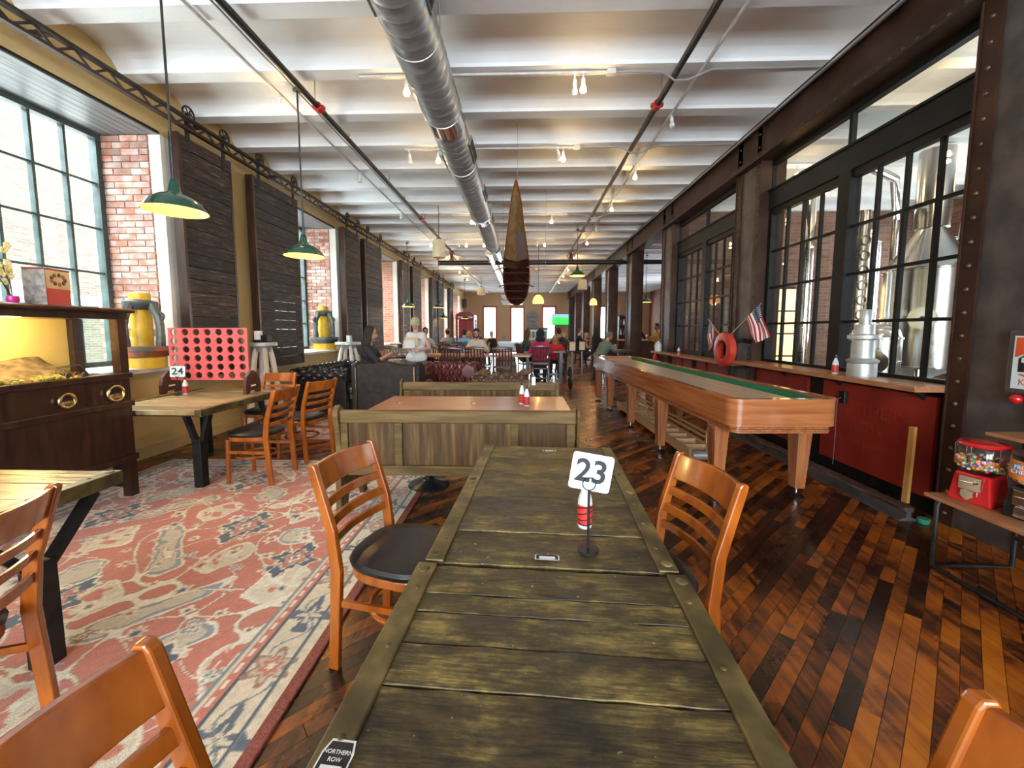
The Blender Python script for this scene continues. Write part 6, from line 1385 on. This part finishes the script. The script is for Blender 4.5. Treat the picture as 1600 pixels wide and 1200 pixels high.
# ------------------------------------------------------------------ people
def capsule(b_, p, q, r0, r1, n=10):
    p, q = Vector(p), Vector(q); d = q - p; ln = max(d.length, 1e-5); d = d / ln
    pts = []; rad = []
    for i in range(5): a = PI / 2 * i / 4; pts.append(p - d * r0 * math.cos(a)); rad.append(max(r0 * math.sin(a), .0008))
    for i in range(5): a = PI / 2 * i / 4; pts.append(q + d * r1 * math.sin(a)); rad.append(max(r1 * math.cos(a), .0008))
    b_.rings(pts, rad, n)
def ellip(b_, c, r, n=12, rot=None):
    mt = Matrix.Diagonal(r).to_3x3()
    if rot is not None: mt = rot.to_3x3() @ mt
    pr = [(max(math.sin(PI * i / n), 1e-5), -math.cos(PI * i / n)) for i in range(n + 1)]
    b_.lathe(pr, n + 4, c, mt)
PENDING = []
def fuse(b_, name, mat, parent, voxel, smooth=2):
    me = b_.mesh(name, mat)
    import bmesh
    bm = bmesh.new(); bm.from_mesh(me); bmesh.ops.recalc_face_normals(bm, faces=bm.faces); bm.to_mesh(me); bm.free()
    o = bpy.data.objects.new(name, me); col.objects.link(o)
    r = o.modifiers.new('r', 'REMESH'); r.mode = 'VOXEL'; r.voxel_size = voxel; s = o.modifiers.new('s', 'SMOOTH'); s.factor = .5; s.iterations = smooth
    o.parent = parent; PENDING.append(o)
    return o
def fuse_all():
    dg = bpy.context.evaluated_depsgraph_get(); dg.update()
    ms = [bpy.data.meshes.new_from_object(o.evaluated_get(dg)) for o in PENDING]
    for o, m2 in zip(PENDING, ms):
        mt = o.data.materials[0]; o.modifiers.clear(); o.data = m2; m2.materials.clear(); m2.materials.append(mt); m2.polygons.foreach_set('use_smooth', [True] * len(m2.polygons))
def cloth(c, nm): 
    if nm not in M: M[nm] = mk(nm, tuple(x * .85 for x in c), c, rough=.85, scale=12, bump=.15)
    return nm
M['skin_light'] = mk('skin_light', (.50, .27, .19), rough=.55); M['skin_tan'] = mk('skin_tan', (.34, .17, .10), rough=.55); M['eye_dark'] = mk('eye_dark', (.015, .01, .008), rough=.2); M['lip'] = mk('lip', (.30, .09, .08), rough=.5)
def ik(S, Wp, l1, l2, hint):
    S, Wp = Vector(S), Vector(Wp); d = Wp - S; L = min(d.length, (l1 + l2) * .985); dn = d.normalized(); Wp = S + dn * L
    a = (l1 * l1 - l2 * l2 + L * L) / (2 * L); h = math.sqrt(max(l1 * l1 - a * a, 0)); hp = Vector(hint); hp = (hp - dn * hp.dot(dn)).normalized()
    return S + dn * a + hp * h, Wp
def person(label, loc, rz, sit=None, height=1.72, lean=4, tilt=10, yaw=0, hands=None, shirt=((.1, .1, .1), 'black_tee'), sleeve=.5, legs=((.03, .03, .04), 'dark_trousers'), skin='skin_light', hair=((.02, .012, .008), 'dark_hair'), hairstyle='short', cap=None, beard=False, vox=.020, tank=False, shorts=False, group=None, feet=True, girth=1.0):
    t = thing('person', label, 'person', loc, R(rz)); k_ = height / 1.735
    hz = (sit + .10) if sit is not None else .93 * k_
    if sit is not None: k_ = min(k_, 1.0)
    Hc = Vector((0, 0, hz)); la = R(lean); td = Vector((0, math.sin(la), math.cos(la))); tp = Vector((0, math.cos(la), -math.sin(la)))
    Np = Hc + td * .52 * k_; ha = R(lean * .4 + tilt); hd = Vector((0, math.sin(ha * .6), math.cos(ha * .6))); hc = Np + hd * .185 * k_ + Vector((0, .015, 0))
    hr = Matrix.Rotation(R(yaw), 4, 'Z') @ Matrix.Rotation(-ha, 4, 'X')
    HP = lambda x, y, z: hc + (hr.to_3x3() @ Vector((x, y, z))) * k_
    g = girth
    b_ = B(); sh_b = B()
    # head and face
    ellip(b_, HP(0, -.008, .025), (.074 * k_, .092 * k_, .094 * k_), 14, hr); ellip(b_, HP(0, .018, -.045), (.058 * k_, .072 * k_, .072 * k_), 12, hr); capsule(b_, HP(0, .086, .005), HP(0, .103, -.030), .010 * k_, .016 * k_, 8)
    for s in (-1, 1): ellip(b_, HP(s * .076, -.01, -.01), (.012, .022, .032), 8, hr)
    capsule(b_, Np - td * .05, HP(0, -.012, -.06), .056 * k_, .052 * k_)
    mid = Hc + td * .20 * k_; ch = Hc + td * .37 * k_
    def torso(bb, e):
        capsule(bb, Hc + Vector((-.075 * g, 0, 0)), Hc + Vector((.075 * g, 0, 0)), .112 * k_ * g + e, .112 * k_ * g + e); capsule(bb, mid + Vector((-.05 * g, 0, 0)), mid + Vector((.05 * g, 0, 0)), .112 * k_ * g + e, .112 * k_ * g + e); capsule(bb, Hc, ch, .11 * k_ * g + e, .115 * k_ * g + e)
        capsule(bb, ch + Vector((-.085 * g, 0, 0)), ch + Vector((.085 * g, 0, 0)), .108 * k_ * g + e, .108 * k_ * g + e); capsule(bb, Np - td * .055 * k_ + Vector((-.13 * k_, 0, 0)), Np - td * .055 * k_ + Vector((.13 * k_, 0, 0)), .058 * k_ + e, .058 * k_ + e)
    torso(b_, -.008); torso(sh_b, .010)
    if hands is None: hands = [(-.14, .34, .30), (.14, .34, .30)]
    for s, hp in zip((-1, 1), hands):
        S = Np - td * .06 * k_ + Vector((s * .165 * k_, 0, 0)); Wt = Hc + Vector(hp); E, Wt = ik(S, Wt, .285 * k_, .25 * k_, (s * .8, -.4, -.7))
        capsule(b_, S, E, .046 * k_, .037 * k_); capsule(b_, E, Wt, .037 * k_, .025 * k_)
        d = (Wt - E).normalized(); sd = d.cross(Vector((0, 0, 1))).normalized() if abs(d.z) < .9 else Vector((1, 0, 0)); nd = sd.cross(d)
        capsule(b_, Wt, Wt + d * .07, .026, .030, 8)
        for f in range(4):
            base = Wt + d * .08 + sd * (-.027 + .018 * f); l1_ = (.036, .042, .040, .030)[f]
            kn = base + d * l1_ - nd * .012; capsule(b_, base, kn, .0095, .009, 6); capsule(b_, kn, kn + d * l1_ * .6 - nd * .026, .009, .008, 6)
        th_ = Wt + d * .03 - sd * s * .03; capsule(b_, th_, th_ + d * .035 - sd * s * .022 - nd * .01, .012, .010, 6)
        if not tank:
            Es = S.lerp(E, min(sleeve / .5, 1.0) if sleeve <= .5 else 1.0); capsule(sh_b, S, Es, .062 * k_, .056 * k_ if sleeve <= .5 else .05 * k_)
            if sleeve > .5: capsule(sh_b, E, E.lerp(Wt, (sleeve - .5) / .5 * .97), .05 * k_, .036 * k_)
    tr = B(); sb_ = [B(), B()]; capsule(tr, Hc + Vector((-.078 * g, -.005, -.01)), Hc + Vector((.078 * g, -.005, -.01)), .120 * k_ * g, .120 * k_ * g)
    for s in (-1, 1):
        hj = Hc + Vector((s * .09, 0, -.03))
        if sit is not None: kn = Vector((s * .12, .42, sit + .075)); an = Vector((s * .12, .40, .10)) if sit < .6 else Vector((s * .12, .34, sit - .36))
        else: kn = Vector((s * .095, .03, .49 * k_)); an = Vector((s * .10, -.02, .085))
        toe = an + Vector((s * .02, .15, -.055))
        capsule(b_, hj, kn, .083 * k_, .055 * k_); capsule(b_, kn, an, .052 * k_, .036 * k_); capsule(b_, an + Vector((0, -.03, -.05)), toe, .034, .028)
        capsule(tr, hj, kn, .098 * k_ * g, .068 * k_)
        if not shorts: capsule(tr, kn, an + Vector((0, 0, .02)), .066 * k_, .055 * k_)
        capsule(sb_[(s + 1) // 2], an + Vector((0, -.035, -.045)), toe + Vector((0, .01, 0)), .044, .038)
    fuse(b_, 'body', skin, t, vox * .8); fuse(sh_b, 'shirt', cloth(*shirt), t, vox); fuse(tr, 'trousers', cloth(*legs), t, vox); [fuse(q, 'shoe', 'black_plastic', t, vox) for q in sb_]
    eb = B()
    for s in (-1, 1): ellip(eb, HP(s * .031, .076, .012), (.012 * k_, .008 * k_, .007 * k_), 6, hr); capsule(eb, HP(s * .045, .080, .034), HP(s * .018, .086, .036), .005, .005, 5)
    eb.build('eyes', 'eye_dark', t, smooth=True); mb_ = B(); capsule(mb_, HP(-.020, .083, -.062), HP(.020, .083, -.062), .006, .006, 6); mb_.build('mouth', 'lip', t, smooth=True)
    hm = cloth(*hair); hb = B()
    if hairstyle != 'bald':
        ellip(hb, HP(0, -.022, .040), (.083 * k_, .092 * k_, .092 * k_), 14, hr); ellip(hb, HP(0, -.045, -.01), (.078 * k_, .065 * k_, .085 * k_), 12, hr)
        if hairstyle == 'long':
            for s in (-1, 0, 1): capsule(hb, HP(s * .05, -.045, .02), HP(s * .075, -.06, -.26), .055 * k_, .055 * k_)
            for s in (-1, 1): capsule(hb, HP(s * .07, .01, .05), HP(s * .085, .0, -.16), .026, .03)
        if hairstyle == 'hood': ellip(hb, HP(0, -.02, .03), (.11, .115, .13), 12, hr); ellip(hb, HP(0, -.06, -.13), (.14, .09, .07), 10, hr)
        fuse(hb, 'hair', hm, t, vox * .8)
    if beard:
        bb = B(); ellip(bb, HP(0, .040, -.085), (.056, .055, .045), 10, hr); 
        for s in (-1, 1): capsule(bb, HP(s * .066, .015, -.02), HP(s * .05, .045, -.08), .018, .024, 8)
        fuse(bb, 'beard', hm, t, .012)
    if cap:
        cm = cloth(*cap); cb = B(); ellip(cb, HP(0, -.012, .055), (.088 * k_, .102 * k_, .082 * k_), 14, hr); o = fuse(cb, 'cap', cm, t, vox * .8)
        br = B().grid(lambda u, v: HP((u - .5) * .15 * (1 - .25 * v), .06 + .095 * v - .04 * (u * 2 - 1) ** 2 * (1 - v * .2), .062 - .018 * v - .02 * (u * 2 - 1) ** 2), 8, 4); br.build('cap_brim', cm, o, smooth=True, fixn=False)
    return t, Hc
BLK = ((.012, .012, .014), 'black_tee'); 
w1, hc1 = person('woman with long dark hair and black tee sitting with a phone', (-2.60, 6.45, 0), -84, sit=.60, lean=6, tilt=6, yaw=8, hands=[(-.10, .36, .30), (.08, .40, .36)], shirt=BLK, skin='skin_tan', hairstyle='long', vox=.015)
ph = tag(B().box(-.006, .006, -.04, .04, -.075, .075).build('phone', 'black_plastic', loc=(-2.14, 6.43, 1.10), bevel=.004), 'dark phone held by the woman in black', 'phone'); ph.rotation_euler = (0, R(-25), 0)
p2, hc2 = person('person in tan cap and white tank top reading a menu', (-2.12, 7.75, 0), 186, height=1.68, lean=2, tilt=26, yaw=10, hands=[(-.13, .30, .18), (.06, .34, .20)], shirt=((.66, .64, .62), 'white_tank'), tank=True, legs=((.16, .15, .15), 'grey_trousers'), cap=((.42, .36, .20), 'tan_cap'), hairstyle='short', hair=((.16, .09, .04), 'brown_hair'), vox=.015, girth=1.08)
text('shirt_print', 'MFG', .07, 'ink_black', p2, (-.05, .148, 1.27), (R(82), 0, R(180)), .001)
mn = thing('paper_menu', 'cream menu sheets held by the person in the cap', 'menu', (-2.10, 7.38, 1.16), R(8)); s_ = B().grid(lambda u, v: ((u - .5) * .23, -.02 * math.sin(u * PI * 2) - .10 * v, .10 * v * 1.6), 10, 4).build('sheet', 'beige_shade', mn, smooth=True, fixn=False); B().grid(lambda u, v: ((u - .5) * .20 - .04, -.03 - .02 * math.sin(u * 5) - .08 * v, -.04 + .14 * v), 8, 3).build('loose_sheet', 'paper', mn, smooth=True, fixn=False)
SP = .51
person('bearded man in a cream tee looking down at the long table', (-1.27, 10.72, 0), 180, sit=SP + .08, lean=10, tilt=24, hands=[(-.16, .36, .22), (.16, .36, .22)], shirt=((.58, .52, .42), 'cream_tee'), beard=True, vox=.017, girth=1.12)
person('man with an orange cap and grey tee, back turned', (-2.52, 13.0, 0), 4, sit=SP + .08, lean=8, tilt=6, shirt=((.18, .20, .23), 'grey_tee'), cap=((.45, .08, .03), 'orange_cap'), girth=1.1)
person('man in a bright blue tee with dark hair, back turned', (-1.98, 13.02, 0), -4, sit=SP + .06, lean=6, tilt=6, shirt=((.10, .38, .72), 'blue_tee'), girth=1.15)
person('fair haired guest past the man in blue', (-2.0, 14.6, 0), 170, sit=SP, lean=8, shirt=((.30, .28, .26), 'stone_top'), hair=((.42, .28, .12), 'fair_hair'), hairstyle='long')
person('guest in a dark jacket by the far window, grey hair', (-1.70, 16.0, 0), 120, sit=SP + .08, lean=14, shirt=((.05, .05, .06), 'dark_jacket'), sleeve=1.0, hair=((.20, .19, .18), 'grey_hair'))
person('grey haired guest in black leaning at the far tables', (-1.25, 16.4, 0), 140, sit=SP, lean=12, shirt=BLK, sleeve=1.0, hair=((.35, .33, .31), 'silver_hair'))
person('dark haired man against the shutters at the long table end', (-2.78, 11.1, 0), 200, sit=SP + .1, lean=4, shirt=((.35, .36, .38), 'pale_tee'), skin='skin_tan')
person('woman in a dark green top leaning on the pub table', (-.02, 11.45, 0), -75, sit=SP + .05, lean=12, tilt=4, shirt=((.03, .06, .06), 'green_top'), sleeve=1.0, hair=((.09, .035, .018), 'auburn_hair'), hairstyle='long', hands=[(-.1, .34, .30), (.1, .30, .34)])
person('person in a pink jacket with a dark hood, back turned', (.42, 10.22, 0), -2, sit=SP + .03, lean=8, shirt=((.55, .02, .12), 'pink_jacket'), sleeve=1.0, hairstyle='hood', hair=((.012, .012, .02), 'navy_hood'), girth=1.15, vox=.017)
person('girl in a red tee with fair hair at the pub table', (.92, 11.75, 0), 172, sit=SP - .02, height=1.55, lean=6, shirt=((.50, .02, .02), 'red_tee'), hair=((.34, .17, .06), 'sandy_hair'), hairstyle='long', hands=[(-.15, .30, .24), (.12, .34, .24)])
person('person in navy standing behind the girl in red', (1.12, 12.6, 0), 20, sit=SP + .1, lean=6, shirt=((.012, .014, .028), 'navy_top'), sleeve=1.0, girth=1.1)
person('small guest beside the television, brown hair', (1.42, 14.5, 0), 170, sit=SP, lean=4, shirt=((.05, .05, .05), 'charcoal_top'), hair=((.20, .10, .05), 'light_brown_hair'))
person('stooping grey haired man in a sage green shirt', (2.18, 11.6, 0), -70, sit=SP + .06, lean=32, tilt=20, shirt=((.12, .20, .16), 'sage_shirt'), hair=((.16, .13, .11), 'greying_hair'), girth=1.3, hands=[(-.05, .48, .30), (.12, .48, .30)])
person('woman in black with long hair between the dark columns', (2.50, 14.0, 0), -60, sit=SP + .1, lean=4, shirt=BLK, hairstyle='long')
person('man in a black shirt sitting by the first dark column', (2.28, 16.9, 0), -80, sit=SP + .1, lean=4, shirt=BLK, hairstyle='short', hair=((.12, .06, .03), 'chestnut_hair'))
person('bald guest with bare arms facing the dark columns', (2.30, 15.5, 0), -100, sit=SP - .05, lean=8, shirt=((.02, .02, .02), 'black_vest'), tank=True, hairstyle='bald')
person('standing bartender in a dark tee at the open columns', (3.95, 14.2, 0), -70, height=1.78, lean=6, tilt=14, shirt=((.02, .02, .03), 'ink_tee'), hairstyle='short', hair=((.10, .06, .04), 'mouse_hair'))
person('server with a yellow scarf beside the bar till', (4.55, 13.6, 0), 100, height=1.66, lean=6, tilt=8, shirt=((.50, .36, .03), 'yellow_scarf'), skin='skin_tan', hairstyle='short')

fuse_all()
# stools for the guests who are not on slat-back chairs
def stool(x, y, h, lb, first=[None]):
    t = thing('bar_stool', lb, 'stool', (x, y, 0), 0, 'round bar stools'); B().lathe([(.15, h - .05), (.17, h - .04), (.17, h - .008), (.15, h)], 20).build('seat', 'leather_black', t, smooth=True)
    for i in range(4): a = PI / 4 + i * PI / 2; B().rings([(.10 * math.cos(a), .10 * math.sin(a), h - .05), (.19 * math.cos(a), .19 * math.sin(a), 0)], .015, 6).build('leg', 'iron_black', t)
    B().rings([(.165 * math.cos(a), .165 * math.sin(a), .2) for a in [2 * PI * i / 20 for i in range(20)]], .009, 5, True).build('foot_ring', 'iron_black', t)
for x, y, h, who in ((-2.60, 6.45, .585, 'woman in black with the phone'), (1.12, 12.6, .60, 'guest in navy'), (1.42, 14.5, .50, 'small guest by the television'), (2.18, 11.6, .56, 'stooping man in green'), (2.50, 14.0, .60, 'long haired woman between columns'), (2.28, 16.9, .60, 'man in the black shirt'), (2.30, 15.5, .45, 'bald guest'), (-2.0, 14.6, .50, 'fair haired guest'), (-1.70, 16.0, .58, 'guest in the dark jacket'), (-1.25, 16.4, .50, 'grey haired guest in black'), (-2.78, 11.1, .60, 'man against the shutters')):
    stool(x, y, h, 'black round stool under the ' + who)
